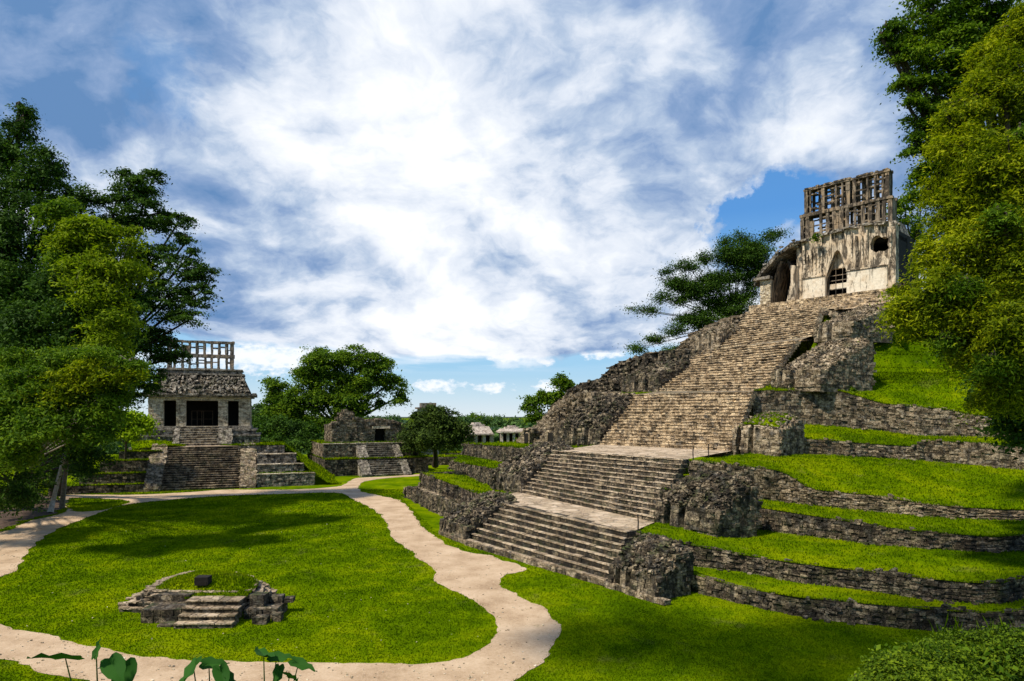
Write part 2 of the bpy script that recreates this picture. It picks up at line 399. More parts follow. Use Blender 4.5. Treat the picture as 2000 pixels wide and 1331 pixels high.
OUTER = gp([(-420, 1110), (-200, 1060), (0, 1040), (60, 1018), (120, 1003), (133, 988), (118, 973), (122, 967), (260, 967), (370, 962), (440, 957), (560, 957), (640, 953), (674, 947), (684, 939), (700, 934), (760, 931), (820, 926.5), (900, 921), (900, 924), (820, 930), (760, 934), (716, 940), (700, 949), (706, 961), (740, 968), (782, 980), (806, 1005), (826, 1030), (852, 1050), (880, 1068), (918, 1080), (960, 1086), (992, 1098), (1030, 1113), (985, 1124), (975, 1140), (1000, 1160), (1042, 1181), (1080, 1206), (1096, 1235), (1080, 1268), (1042, 1306), (1000, 1335), (930, 1362), (800, 1378), (560, 1375), (300, 1360), (150, 1331), (60, 1305), (0, 1290), (-120, 1262), (-320, 1215)])
inner = smooth_loop(INNER, .30, .07, seed=2); isle = smooth_loop(ISLE, .6, .12, seed=3); outer = smooth_loop(OUTER, .30, .09, seed=4)
# ground sheet to the horizon; the plain beyond the site lies lower than the ruins
gx = np.concatenate([[-5000, -2500, -1200, -600, -300, -200, -150], np.arange(-110, 81, 2.5), [110, 150, 200, 300, 600, 1200, 2500, 5000]])
gy = np.concatenate([[-3000, -600, -150, -60, -30, -15, -6], np.arange(-2, 22, .75), np.arange(22, 141, 3), [160, 180, 210, 260, 340, 500, 800, 1500, 3000, 6000, 9000]])
GX, GY = np.meshgrid(gx, gy); 
GZ = bank_z(GX, GY) - np.clip((GY - 175) * .10, 0, 25)
GZ = GZ + np.where((GY > 20) & (GY < 140), 0, 0) + np.where((GY < 17) & (GY > -100), np.sin(GX * .9) * .12 + np.sin(GY * 1.3 + GX * .4) * .1, 0) * (GZ > .3)
V = np.stack([GX, GY, GZ], -1).reshape(-1, 3); m_ = len(gx); n_ = len(gy)
I = (np.arange(n_ - 1)[:, None] * m_ + np.arange(m_ - 1)[None, :]).ravel()
me = np_mesh('ground', V, np.stack([I, I + 1, I + m_ + 1, I + m_], -1), 'grass', True)
tag(place('ground', me), kind='structure')
def sheet(name, loops, z, mat):
    tri = tessellate_polygon([[Vector((p.x, p.y, 0)) for p in l] for l in loops])
    pts = [p for l in loops for p in l]
    m = MB(); m.v = [(p.x, p.y, z) for p in pts]; m.f = [tuple(t) for t in tri]
    # faces up
    for i, f in enumerate(m.f):
        a, b, c = (Vector(m.v[k]) for k in f)
        if (b - a).cross(c - a).z < 0: m.f[i] = (f[0], f[2], f[1])
    return m.build(name, mat)
tag(sheet('path', [outer, inner, isle], .02, 'path'), kind='structure')
soil = smooth_loop(gp([(-420, 1100), (-200, 1052), (0, 1034), (60, 1014), (112, 1001), (128, 985), (112, 974), (60, 962), (0, 955), (-200, 950), (-420, 975)]), .8, .25, seed=5)
tag(sheet('forest_floor', [soil], .012, 'soil'), kind='structure')

# ================================================================== STEPPED PYRAMID (right)
pyr = empty('stepped_pyramid', (10, 48, 0), 'huge tan and grey stone pyramid with steep stairs and grassy terraces', 'pyramid')
def build_wall(spec, below=None, base0=0.0):
    """spec rows: px, y of the top, y of the foot, optional depth; the foot stands on the level below"""
    bot, top = [], []
    for row in spec:
        px, yt, yb = row[:3]
        if below is None: zb = base0
        else:
            xs = [r[0] for r in below[0]]; zb = float(np.interp(px, xs, [p.z for p in below[1]]))
        if len(row) > 3: Yd = row[3]; b = PW(px, yb, Yd)
        else: b = PZ(px, yb, zb); Yd = b.y
        t = PW(px, yt, Yd)
        nrm = Vector((-b.x, -b.y, 0)).normalized()
        t = t - nrm * .0
        bot.append(b); top.append(t)
    return spec, top, bot
def emit_wall(W, mat, course=.24, wid=.45, step=.6, wob=.06, parent=None, miss=.02, name='terrace_wall', out=.06, flip=1):
    mb = MB(); n = max(2, int(sum((b - a).length for a, b in zip(W[2], W[2][1:])) / step))
    # resample top and foot by the same parameter
    def rs(pl):
        xs = np.linspace(0, 1, len(pl)); A = np.array([tuple(p) for p in pl])
        L = np.concatenate([[0], np.cumsum([(b - a).length for a, b in zip(W[2], W[2][1:])])]); L /= L[-1]
        q = np.linspace(0, 1, n); return [Vector((float(np.interp(v, L, A[:, 0])), float(np.interp(v, L, A[:, 1])), float(np.interp(v, L, A[:, 2])))) for v in q]
    b, t = rs(W[2]), rs(W[1])
    for i in range(n):
        o = Vector((J(wob), J(wob), 0)) * 1.3; b[i] += o; t[i] += o + UP * (J(.05) + .06 * math.sin(i * .31) + .04 * math.sin(i * .83 + 1))
    masonry(mb, b, t, course, wid, .35, out, miss, flip)
    for _ in range(int(n * .55)):          # stones slipped from the head of the wall and lying at its foot
        i = rnd.randrange(n - 1); f = Vector((-b[i].x, -b[i].y, 0)).normalized(); a = Vector((J(1), J(1), J(.2))).normalized(); c = a.cross(UP).normalized(); s_ = rnd.uniform(.12, .42)
        q = lerp(b[i], b[i + 1], rnd.random()) + f * rnd.uniform(.1, .5) + UP * .05 if rnd.random() < .5 else lerp(t[i], t[i + 1], rnd.random()) - f * rnd.uniform(-.05, .3) + UP * .06
        stone_box(mb, q, a, c, a.cross(c), s_, s_ * .7, s_ * .45, .25)
    return mb.build(name, mat, parent)
def grass_patch(A, B, m=8, amp=.05, step=.8, tuft=1, parent=pyr, name='grass_terrace', mat='grass', lift=0.02):
    mb = MB(); A = [p + UP * lift for p in A]; B = [p + UP * lift for p in B]
    G = patch(mb, A, B, m, amp, step)
    if tuft: TUFT.append((G, tuft))
    return mb.build(name, mat, parent, True)

R1 = build_wall([(1290, 1106, 1141), (1345, 1120, 1155), (1450, 1150, 1180), (1560, 1168, 1205), (1700, 1181, 1222), (1800, 1190, 1232), (1900, 1198, 1240), (1960, 1199, 1242), (2050, 1184, 1234), (2250, 1150, 1212)])
R2 = build_wall([(1243, 1040, 1110, 41.3), (1320, 1060, 1103, 40.4), (1450, 1085, 1118), (1560, 1102, 1140), (1700, 1118, 1155), (1800, 1130, 1172), (1900, 1140, 1180), (1960, 1140, 1181), (2050, 1115, 1160), (2250, 1090, 1132)], R1)
R3 = build_wall([(1290, 955, 1018, 46.8), (1400, 975, 1028, 46.6), (1461, 989, 1033), (1584, 1008, 1049), (1703, 1027, 1064), (1798, 1039, 1072), (1916, 1048, 1079), (2000, 1048, 1078), (2250, 1030, 1056)], R2)
R4 = build_wall([(1346, 901, 965, 51.2), (1461, 912, 975, 50.6), (1527, 921, 981), (1562, 942, 985), (1584, 957, 988), (1703, 968, 1000), (1798, 984, 1009), (1892, 993, 1015), (1997, 996, 1018), (2250, 985, 1003)], R3)
R5 = build_wall([(1500, 852, 884, 62), (1570, 858, 888, 60.5), (1640, 862, 891, 60), (1700, 868, 894, 60), (1790, 873, 899, 59.3), (1805, 861, 901, 59.5), (1900, 866, 909, 58), (1997, 874, 919, 56.5), (2250, 880, 926, 54)], R4)
R6 = build_wall([(1473, 764, 832, 65), (1570, 765, 829, 65.5), (1640, 764, 834, 65), (1727, 790, 843, 64.5), (1800, 796, 853, 63.5), (1845, 800, 853, 63), (1945, 818, 855, 61.5), (1997, 823, 857, 60), (2250, 830, 862, 57)], R5)
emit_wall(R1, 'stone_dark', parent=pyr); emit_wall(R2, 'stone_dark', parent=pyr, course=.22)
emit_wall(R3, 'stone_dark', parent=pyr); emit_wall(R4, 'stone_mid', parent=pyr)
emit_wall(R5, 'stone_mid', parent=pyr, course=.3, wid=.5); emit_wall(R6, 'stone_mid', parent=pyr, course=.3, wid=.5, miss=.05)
# ---- flights: corner points BL BR TL TR
F1 = [PZ(913, 1062, 0), PZ(1184, 1144, 0), PZ(960, 975, 2.8), PZ(1231, 1037, 2.7)]
F2 = [PZ(1018, 962, 2.8), PZ(1277, 1019, 2.7), PZ(1084, 880, 6.6), PZ(1339, 897, 6.55)]
F3 = [PZ(1172, 868.5, 6.75), PZ(1429, 881, 6.75), PW(1240, 771, 80), PW(1472, 765, 64.5)]
F4 = [PW(1287, 764, 82.5), PW(1487, 763.5, 66.5), PW(1371, 686, 88.5), PW(1556, 666, 73)]
F5 = [PW(1405, 681, 90.5), PW(1585, 657, 76), PW(1462, 614, 95), PW(1604, 603, 84)]
def flight(Q, n, mat, tmat, wid=.7, jit=.03, rows=1, miss=.0, sag=.0):
    BL, BR, TL, TR = Q; mb = MB(); tb = MB()
    for i in range(n):
        a0, b0 = lerp(BL, TL, i / n), lerp(BR, TR, i / n); a1, b1 = lerp(BL, TL, (i + 1) / n), lerp(BR, TR, (i + 1) / n)
        h0, h1 = (a0.z + b0.z) / 2, (a1.z + b1.z) / 2
        t = (b0 - a0); Lh = t.length; t.normalize(); th = Vector((t.x, t.y, 0)).normalized(); nn = Vector((th.y, -th.x, 0))   # facing out and down
        if nn.dot(BL - TL) < 0: nn = -nn
        run = abs(((a1 + b1) / 2 - (a0 + b0) / 2).dot(nn)); t_ = Vector((nn.y, -nn.x, 0)); rise_a = a1.z - a0.z; rise_b = b1.z - b0.z
        drift = J(.03)
        for r in range(rows):
            s = -rnd.random() * wid * .6
            while s < Lh:
                wv = wid * rnd.uniform(.5, 1.7); f0, f1 = max(0, s) / Lh, min(Lh, s + wv - .02) / Lh
                if f1 - f0 > .002 and rnd.random() > miss:
                    fm = (f0 + f1) / 2
                    rise = lerp(rise_a, rise_b, fm) / rows; dip = -sag * math.sin(fm * math.pi) 
                    dj = J(jit) + drift; hj = J(jit * .7)
                    def C(f, back, up):
                        p = lerp(a0, b0, f); return p + nn * ((-back if back else dj + (rows - 1 - r) * .03)) + UP * (up + dip)
                    bk = run + .35; zb = r * rise - .02; zt = (r + 1) * rise + hj; bt = run * rnd.uniform(.42, .62)
                    # riser stone
                    mb.hexa([C(f0, 0, zb), C(f1, 0, zb), C(f1, bk, zb), C(f0, bk, zb), C(f0 + J(.0006), 0, zt - .04) - nn * abs(J(jit)), C(f1, 0, zt - .04) - nn * abs(J(jit)), C(f1, bk, zt - .025), C(f0, bk, zt - .025)])
                    if r == rows - 1 and tmat:
                        o = nn * (.03 + abs(J(jit)))
                        tb.hexa([C(f0, 0, zt - .075) + o, C(f1, 0, zt - .075) + o, C(f1, bt, zt - .075), C(f0, bt, zt - .075), C(f0, 0, zt) + o * .6, C(f1, 0, zt + J(.012)) + o * .6, C(f1, bt, zt), C(f0, bt + J(.04), zt)])
                s += wv
    # solid body under the stones
    mb.grid([[BL - UP * .5 - (TL - BL) * .0, BR - UP * .5], [TL - UP * .5, TR - UP * .5]])
    st = mb.build('staircase', mat, pyr)
    if tmat: tb.build('tread', tmat, st)
    return st
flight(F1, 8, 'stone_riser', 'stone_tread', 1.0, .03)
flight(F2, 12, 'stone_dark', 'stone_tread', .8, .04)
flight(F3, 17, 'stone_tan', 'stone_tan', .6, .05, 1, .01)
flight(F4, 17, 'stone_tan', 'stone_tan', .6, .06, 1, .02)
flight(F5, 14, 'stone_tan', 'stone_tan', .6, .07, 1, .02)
# ---- paved landings
def landing(A, B, mat='stone_tread', tuft=0):
    mb = MB(); patch(mb, A, B, 8, .012, 1.0)
    return mb.build('landing', mat, pyr)
d1 = (F1[3] - F1[2]).normalized()
landing([F1[2] - d1 * .8 - UP * .03, F1[3] + d1 * .2 - UP * .03], [F2[0] - d1 * .6 - UP * .03, F2[1] + d1 * .1 - UP * .03], 'paving')
landing([F2[2] - UP * .03, F2[3] - UP * .03], [F3[0] + UP * .0, F3[1] + UP * .0], 'paving')
landing([F3[2], F3[3]], [F4[0], F4[1]], 'stone_mid'); landing([F4[2], F4[3]], [F5[0], F5[1]], 'stone_mid')
# ---- left flank walls (seen obliquely)
L1 = build_wall([(792, 952, 972), (801, 951, 976), (845, 968, 1000), (900, 990, 1026, 61.5), (960, 1010, 1060, 55)])
L2 = build_wall([(822, 925, 951), (860, 938, 966), (905, 955, 990, 69), (957, 975, 1020, 58.6)], L1)
L3 = build_wall([(879, 901, 917, 88), (920, 908, 933, 80), (969, 917, 955, 71), (1025, 935, 965, 63.5)], L2)
L4 = build_wall([(905, 867, 889, 96), (990, 873, 905, 84), (1040, 878, 915, 75), (1086, 880.5, 925, 66)], L3)
emit_wall(L1, 'stone_dark', parent=pyr); emit_wall(L2, 'stone_dark', parent=pyr); emit_wall(L3, 'stone_dark', parent=pyr); emit_wall(L4, 'stone_dark', parent=pyr, course=.28)
def side_return(W, dx, dy, mat='stone_dark'):     # the wall turns the far corner and runs back
    b, t = W[2][0], W[1][0]; v = Vector((dx, dy, 0)); mb = MB()
    masonry(mb, along([b + v, b], step=.7), along([t + v, t], step=.7), .26, .5, .35, .05, .02, 1)
    mb.build('terrace_wall', mat, pyr)
for Wl in (L1, L2, L3, L4): side_return(Wl, 9, 6)
def strip(Wlow, Wup, **k): return grass_patch(Wlow[1], Wup[2], **k)
strip(R1, R2, m=6, tuft=2); strip(R3, R4, m=6, tuft=2); strip(R5, R6, m=6, tuft=2)
strip(R2, R3, m=10, tuft=2)
strip(R4, R5, m=12, amp=.08, tuft=2)
mb = MB(); patch(mb, L1[1], L2[2], 4, .03); mb.build('wall_ledge', 'stone_mid', pyr)
strip(L2, L3, m=8, tuft=1); strip(L3, L4, m=5, tuft=1)
# top of L4 back to the rubble flank
UL3 = build_wall([(1045, 842, 862, 97), (1065, 822, 864, 94), (1090, 795, 865, 90), (1130, 768, 867, 86), (1180, 770, 868, 83), (1240, 772, 869, 79.5)])
UL3b = build_wall([(1075, 800, 830, 99), (1120, 757, 800, 97), (1160, 742, 775, 94), (1200, 742, 775, 91), (1260, 752, 775, 87)])
UL4 = build_wall([(1165, 745, 772, 101), (1200, 712, 770, 98), (1250, 695, 768, 94), (1300, 686, 766, 91), (1372, 686, 766, 88)])
UL5 = build_wall([(1318, 690, 700, 108), (1345, 655, 690, 104), (1385, 634, 686, 100), (1425, 618, 683, 97.5), (1466, 613, 681, 95)])
grass_patch(L4[1], UL3[2], m=6, tuft=1)
for Wl, mt_ in ((UL3, 'stone_mid'), (UL3b, 'stone_dark'), (UL4, 'stone_dark'), (UL5, 'stone_mid')): emit_wall(Wl, mt_, parent=pyr, course=.34, wid=.6, wob=.35, miss=.08, out=.25, name='rubble_wall')
def rubble_patch(A, B, mat='stone_mid', m=8, amp=.12, dens=1.6, size=.45, parent=pyr, name='rubble_ledge', step=.9):
    """uneven ground of broken masonry with loose blocks lying on it"""
    mb = MB(); G = patch(mb, A, B, m, amp, step)
    area = sum((A[i + 1] - A[i]).length for i in range(len(A) - 1)) * ((A[0] - B[0]).length + (A[-1] - B[-1]).length) / 2
    for _ in range(int(area * dens)):
        i = rnd.randrange(len(G) - 1); k = rnd.randrange(len(G[0]) - 1)
        p = lerp(lerp(G[i][k], G[i][k + 1], rnd.random()), lerp(G[i + 1][k], G[i + 1][k + 1], rnd.random()), rnd.random())
        a = Vector((J(1), J(1), J(.25))).normalized(); b = a.cross(UP).normalized(); c = a.cross(b)
        s = size * rnd.uniform(.5, 1.6); stone_box(mb, p, a, b, c, s, s * rnd.uniform(.4, .8), s * rnd.uniform(.3, .6))
    return mb.build(name, mat, parent)
rubble_patch(UL3[1], UL3b[2] if False else [PW(1075, 800, 99), PW(1120, 764, 97), PW(1165, 772, 100), PW(1250, 768, 94), PW(1290, 764, 91)], 'stone_mid', dens=3)
rubble_patch(UL3b[1], [PW(1140, 757, 108), PW(1180, 745, 104), PW(1220, 745, 100), PW(1270, 752, 95)], 'stone_dark', 4)
rubble_patch(UL4[1], UL5[2], 'stone_mid', dens=3)
grass_patch([PW(1265, 724, 90.5), PW(1325, 712, 88.2)], [PW(1272, 731, 88.8), PW(1318, 727, 87)], 3, .03, .6, 1, lift=.2)
grass_patch([PW(1212, 773, 81), PW(1280, 771, 80)], [PW(1215, 769, 84), PW(1285, 768, 82)], 3, .03, .6, 1, lift=.1)
# left end of the ruined flank: slope down to the L4 terrace with small dark doorways
rubble_patch([PW(1012, 864, 92), PW(1040, 863, 89), PW(1085, 864, 84), PW(1150, 868, 77)], [PW(1030, 842, 104), PW(1050, 832, 101), PW(1080, 800, 97), PW(1135, 776, 90)], 'stone_mid', 8, .3, 2.5, .7)
for (px, py, Yd, w_, h_) in [(1036, 863, 89.5, .9, 1.2), (1085, 864, 84, 1.0, 1.3)]:      # small vaults at the flank's foot, inner shade put in as near-black boxes
    f_ = PW(px, py, Yd); a_ = Vector((.6, -.8, 0)); b_ = Vector((.8, .6, 0)); m = MB()
    for s_ in (-1, 1): stone_box(m, f_ + a_ * s_ * (w_ * .75) + UP * h_ * .4, a_, b_, UP, w_ * .5, 1.6, h_ * 1.2, .12)
    stone_box(m, f_ + UP * (h_ * 1.05) + b_ * .4, a_, b_, UP, w_ * 2.1, 1.9, .35, .3)
    for _ in range(14): stone_box(m, f_ + a_ * J(w_ * 1.6) + b_ * J(.4) + UP * (h_ * 1.2 + J(.35)), a_, b_, UP, rnd.uniform(.4, .9), .8, rnd.uniform(.2, .5), .3)
    fr_ = m.build('vault_frame', 'stone_mid', pyr); m = MB(); stone_box(m, f_ + UP * h_ * .4 - b_ * .25, a_, b_, UP, w_ * .96, 1.0, h_ * 1.0, .02); m.build('vault_shade_box', 'dark_room', fr_)
# back of the pyramid
back = [PW(1120, 860, 118), PW(1300, 870, 135), PW(1500, 880, 140), PW(1760, 900, 125)]
rubble_patch([PW(1040, 846, 103), PW(1165, 748, 104), PW(1330, 690, 109), PW(1478, 606, 103), PW(1745, 575, 96)], [PW(1035, 866, 112), PW(1130, 880, 126), PW(1320, 890, 140), PW(1500, 900, 145), PW(1800, 900, 135)], 'stone_dark', 8, .5, .05, .8, name='rear_slope')

# ---- slanting piers of broken stone beside the flights
def pier(FL, FR, depth, h0, h1, climb, n_st, mat='stone_dark', grooves=(.18, .42), top_grass=False, prof=None, slab=.42, linear=False):
    """FL, FR: foot corners; climb: unit vector up the stair; front wall h0 high, then a rounded slope to h1"""
    across = FR - FL; W_ = across.length; a = Vector((across.x, across.y, 0)).normalized()
    prof = prof or [(0, -.3), (0, 0), (.02, .5), (.05, 1.0)] 
    def H(s, r):        # height at side-fraction s and run-fraction r
        hh = h0 + (h1 - h0) * (math.sin(min(1, max(0, (r - .05) / .8)) * math.pi / 2) ** .9)
        ed = abs(2 * s - 1) ** 5 * .30
        if linear: hh = h0 + (h1 - h0) * max(0, r - .08) / .92; ed *= .3
        return hh * (1 - ed)
    mb = MB()
    rs = [0, .03, .07, .12, .2, .3, .4, .5, .6, .7, .8, .9, 1.0]; ss = sorted([i / 8 for i in (0, 5, 6, 7, 8)] + [.06] + [g + q for g in grooves for q in (-.055, -.04, .04, .055)]); ss = ss if len(ss) == 14 else (ss + [.3, .7, .8])[:14]; ss = sorted(ss + [.55])[:15]; ss[0], ss[-1] = 0, 1
    G = []
    for r in rs:
        row = []
        for s in ss:
            base = lerp(FL, FR, s) + climb * (r * depth)
            h = H(s, r)
            if r == 0: h = 0
            if r <= .3:
                for g in grooves:
                    if abs(s - g) < .045: base += climb * .75 * (1 - r / .3) ; h -= .25 * (r > 0)
            row.append(base + UP * (h + J(.06)) + a * J(.05))
        G.append(row)
    # skirt
    mb.grid([[p - UP * .4 for p in G[0]]] + [list(G[0])])
    mb.grid(G)
    for k in (0, len(ss) - 1):
        mb.grid([[Vector((g[k].x, g[k].y, min(FL.z, FR.z) - .5)) for g in G], [g[k] for g in G]])
    # coursed front face
    course = .26; nc = max(2, int(h0 * .98 / course))
    for c in range(nc):
        s = 0
        while s < W_:
            wv = rnd.uniform(.25, .75); sm = (s + wv / 2) / W_
            if not any(abs(sm - g) * W_ < .03 * W_ + wv / 2 for g in grooves):
                p = lerp(FL, FR, min(1, sm)) + UP * ((c + .5) * h0 / nc) + climb * (.10 + c * .03 + J(.06))
                stone_box(mb, p, a, climb, UP, wv * .96, .4, h0 / nc * .95, .14)
            s += wv
    # sides
    for side, s0 in ((0, FL), (1, FR)):
        sg = -1 if side == 0 else 1
        nh = int(h1 / course)
        for c in range(nh):
            z = (c + .5) * course; r = 0
            while r < depth:
                wv = rnd.uniform(.25, .7)
                if H(.9, (r + wv / 2) / depth) > z + .12 or (r < .2 and z < h0 * .7):
                    p = s0 + climb * (r + wv / 2) + UP * z - a * sg * (.12 + J(.06)) 
                    stone_box(mb, p, climb, a, UP, wv * .96, .35, course * .95, .14)
                r += wv
    # thin slabs in every direction over the slope
    for _ in range(n_st):
        s = rnd.random(); r = rnd.uniform(.05, 1.0)
        if any(abs(s - g) < .045 for g in grooves) and r < .35: continue
        p = lerp(FL, FR, s) + climb * (r * depth) + UP * (H(s, r) + J(.05))
        t = Vector((J(1), J(1), J(.6))).normalized(); b = t.cross(Vector((J(.5), J(.5), 1))).normalized(); c = t.cross(b)
        L_ = slab * rnd.uniform(.5, 1.5)
        stone_box(mb, p, t, b, c, L_, L_ * rnd.uniform(.25, .5), L_ * rnd.uniform(.14, .3), .2)
    o = mb.build('rubble_pier', mat, pyr)
    if top_grass:
        g = MB(); GG = []
        for r in [.12, .25, .4, .6, .8, 1.0]:
            GG.append([lerp(FL, FR, s) + climb * (r * depth) + UP * (H(s, r) + .10 + J(.04)) for s in [.02, .15, .3, .45, .6, .75, .9]])
        g.grid(GG); TUFT.append((GG, 3)); g.build('grass_cap', 'grass', o, True)
    return o
N1 = Vector((.84, .545, 0)).normalized()
def clv(Q):
    v = (Q[2] + Q[3] - Q[0] - Q[1]); v.z = 0; t = (Q[1] - Q[0]); t.z = 0; t.normalize(); v = v - t * v.dot(t); return v.normalized()
c1, c2, c3, c4, c5 = (clv(q) for q in (F1, F2, F3, F4, F5))
# right piers
pier(PZ(1190, 1146, 0) , PZ(1280, 1176, 0), 2.7, 1.35, 2.75, c1, 1000)
pier(PZ(1282, 1022, 2.6), PZ(1400, 1042, 2.4), 3.6, 1.5, 3.4, c2, 1300, slab=.42)
pier(PW(1431, 883, 60.6), PW(1520, 892, 57.6), 4.0, 2.3, 3.5, c3, 250, 'stone_mid', (.12, .40), True)
pier(PW(1507, 757, 67), PW(1602, 756, 64.2), 7.0, 1.7, 5.1, c4, 900, 'stone_mid', (.16, .42), slab=.34, linear=True)
pier(PW(1590, 662, 75.5), PW(1662, 656, 73), 6.5, 1.6, 4.0, c5, 800, 'stone_mid', (.16, .42), slab=.34, linear=True)
# left piers
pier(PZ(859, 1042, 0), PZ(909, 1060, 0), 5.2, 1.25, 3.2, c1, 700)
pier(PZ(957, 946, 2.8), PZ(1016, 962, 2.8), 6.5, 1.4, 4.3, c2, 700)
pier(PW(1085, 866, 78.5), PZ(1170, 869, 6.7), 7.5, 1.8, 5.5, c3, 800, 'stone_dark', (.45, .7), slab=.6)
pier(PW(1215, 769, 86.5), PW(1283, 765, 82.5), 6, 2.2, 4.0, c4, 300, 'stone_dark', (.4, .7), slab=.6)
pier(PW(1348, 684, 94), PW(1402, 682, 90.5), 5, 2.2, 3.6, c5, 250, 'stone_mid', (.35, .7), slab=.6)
# plinth course under the lowest stair
mb = MB()
pl = [PZ(856, 1044, 0), PZ(911, 1066, 0), PZ(1184, 1148, 0), PZ(1290, 1183, 0)]
pl = along(pl, step=.8)
masonry(mb, pl, [p + UP * .28 for p in pl], .28, .9, .5, .04, 0, 1); mb.build('plinth', 'stone_mid', pyr)
# slope and platform below the temple
top5 = [F5[2] + Vector((-.5, .3, 0)), F5[3], PW(1660, 604, 80), PW(1740, 590, 77)]
tb0 = [PW(1477, 604, 98.5), PW(1560, 596, 93), PW(1650, 583, 89), PW(1760, 570, 84)]
rubble_patch(top5, tb0, 'stone_tan', 8, .12, 2.5, .5, name='rubble_ledge')
rubble_patch([PW(1600, 610, 83), PW(1700, 640, 76), PW(1760, 640, 74)], [PW(1620, 600, 86), PW(1700, 588, 84), PW(1780, 575, 82)], 'stone_mid', 6, .2, 2.5, .6)
# ---- green hillside right of the upper stairs
H1 = [PW(1485, 762, 66.5), PW(1640, 752, 68), PW(1700, 748, 69), PW(1850, 752, 68), PW(1960, 765, 66), PW(2250, 780, 62)]
rubble_patch(R6[1], H1, 'grass', 5, .05, 0, name='grass_terrace'); 
grass_patch(R6[1], H1, m=5, tuft=2, lift=.04)
def ystep(px0, py0, px1, py1, Y0, Y1): return [PW(lerp(px0, px1, k / 4), lerp(py0, py1, k / 4) + J(2), lerp(Y0, Y1, k / 4)) for k in range(5)]
prev = H1
for (x0, y0, yy0, yy1) in [(1648, 724, 69.5, 69), (1656, 716, 72, 71), (1668, 690, 73, 72), (1672, 683, 75.5, 74), (1684, 660, 76.5, 75), (1688, 652, 79, 78), (1700, 630, 81, 80), (1712, 612, 86, 85)]:
    cur = ystep(x0 - 90, y0, 2250, y0 + 14, yy0, yy1)
    grass_patch(prev, cur, m=3, amp=.06, step=1.0, tuft=2); prev = cur
grass_patch(prev, ystep(1620, 580, 2250, 590, 100, 100), m=4, amp=.1, step=1.5, tuft=1)
# fill behind/inside so that no gap shows light
def post(p, h=1.0, label='', lean=.03):
    m = MB(); m.tube([p - UP * .2, p + UP * h * .5 + Vector((J(lean), 0, 0)), p + UP * h], [.045, .042, .04], 6)
    m.tube([p + UP * (h - .01), p + UP * (h + .05)], [.06, .05], 6)
    return tag(m.build('barrier_post', 'dark_metal'), label, 'post', 'slim posts at the edges of the stair landings')
post(PZ(965, 970, 2.8), 1.0, 'thin dark post on the grass left of the lower pale landing')
post(PZ(1246, 1036, 2.7), .95, 'thin dark post at the right end of the lower pale landing')
post(PZ(1084, 877, 6.6), 1.1, 'thin dark post at the left end of the upper pale landing')
post(PZ(1354, 895, 6.6), .9, 'thin dark post at the front right corner of the upper landing')
post(PZ(1384, 890, 6.6), .9, 'thin dark post behind the corner of the upper landing, nearest the grass')

# ================================================================== LOCAL FRAMES
class Fr:
    def __init__(s, O, deg):       # deg: turn of the front's right-hand direction away from +X
        s.O = Vector(O); c, n = math.cos(R(deg)), math.sin(R(deg)); s.r = Vector((c, n, 0)); s.b = Vector((-n, c, 0))
    def __call__(s, u, v, w): return s.O + s.r * u + s.b * v + UP * w
def fbox(mb, fr, u0, u1, v0, v1, w0, w1, j=0.0):
    P = []
    for w in (w0, w1):
        for u, v in ((u0, v0), (u1, v0), (u1, v1), (u0, v1)): P.append(fr(u + J(j), v + J(j), w + J(j)))
    mb.hexa(P)
def fslab(mb, fr, outer, holes, v0, v1, amp=0.0):
    """a wall in the front's plane: outline and openings in (u, w), between depths v0 and v1"""
    loops = [outer] + holes; pts = [p for l in loops for p in l]
    tri = tessellate_polygon([[Vector((p[0], p[1], 0)) for p in l] for l in loops])
    i = len(mb.v); n = len(pts)
    for v in (v0, v1): mb.v += [tuple(fr(p[0], v, p[1])) for p in pts]
    for t in tri:
        a, b, c = t; A, B, C = pts[a], pts[b], pts[c]
        if (B[0] - A[0]) * (C[1] - A[1]) - (B[1] - A[1]) * (C[0] - A[0]) < 0: b, c = c, b
        mb.f.append((i + a, i + b, i + c)); mb.f.append((i + n + a, i + n + c, i + n + b))
    o = 0
    for l in loops:
        k = len(l)
        for q in range(k): a, b = i + o + q, i + o + (q + 1) % k; mb.f.append((a, b, b + n, a + n))
        o += k
def fcourses(mb, fr, u0, u1, w0, w1, v, course=.3, wid=.5, dep=.35, out=.05, skip=None, face='f', batter=0.0, miss=.0, j=.1):
    """rough stone facing in front of a wall (face f), or on its left (l) / right (r) side, where u0..u1 then runs in depth"""
    nc = max(1, round((w1 - w0) / course)); ch = (w1 - w0) / nc
    ax, nn = {'f': (fr.r, -fr.b), 'l': (fr.b, -fr.r), 'r': (fr.b, fr.r)}[face]
    for c in range(nc):
        s = u0 - rnd.random() * wid * .5
        while s < u1:
            wv = wid * rnd.uniform(.55, 1.6); a, b = max(u0, s), min(u1, s + wv); m_ = (a + b) / 2; z = w0 + (c + .5) * ch
            if b - a > .06 and not (skip and skip(m_, z)) and rnd.random() >= miss:
                if face == 'f': p = fr(m_, v, z)
                else: p = fr(v, m_, z)
                p = p - nn * (dep / 2 - out * rnd.uniform(-.5, 1.3) + batter * (z - w0))
                stone_box(mb, p, ax, nn, UP, (b - a) - .03, dep, ch * rnd.uniform(.86, 1.0), j)
            s += wv
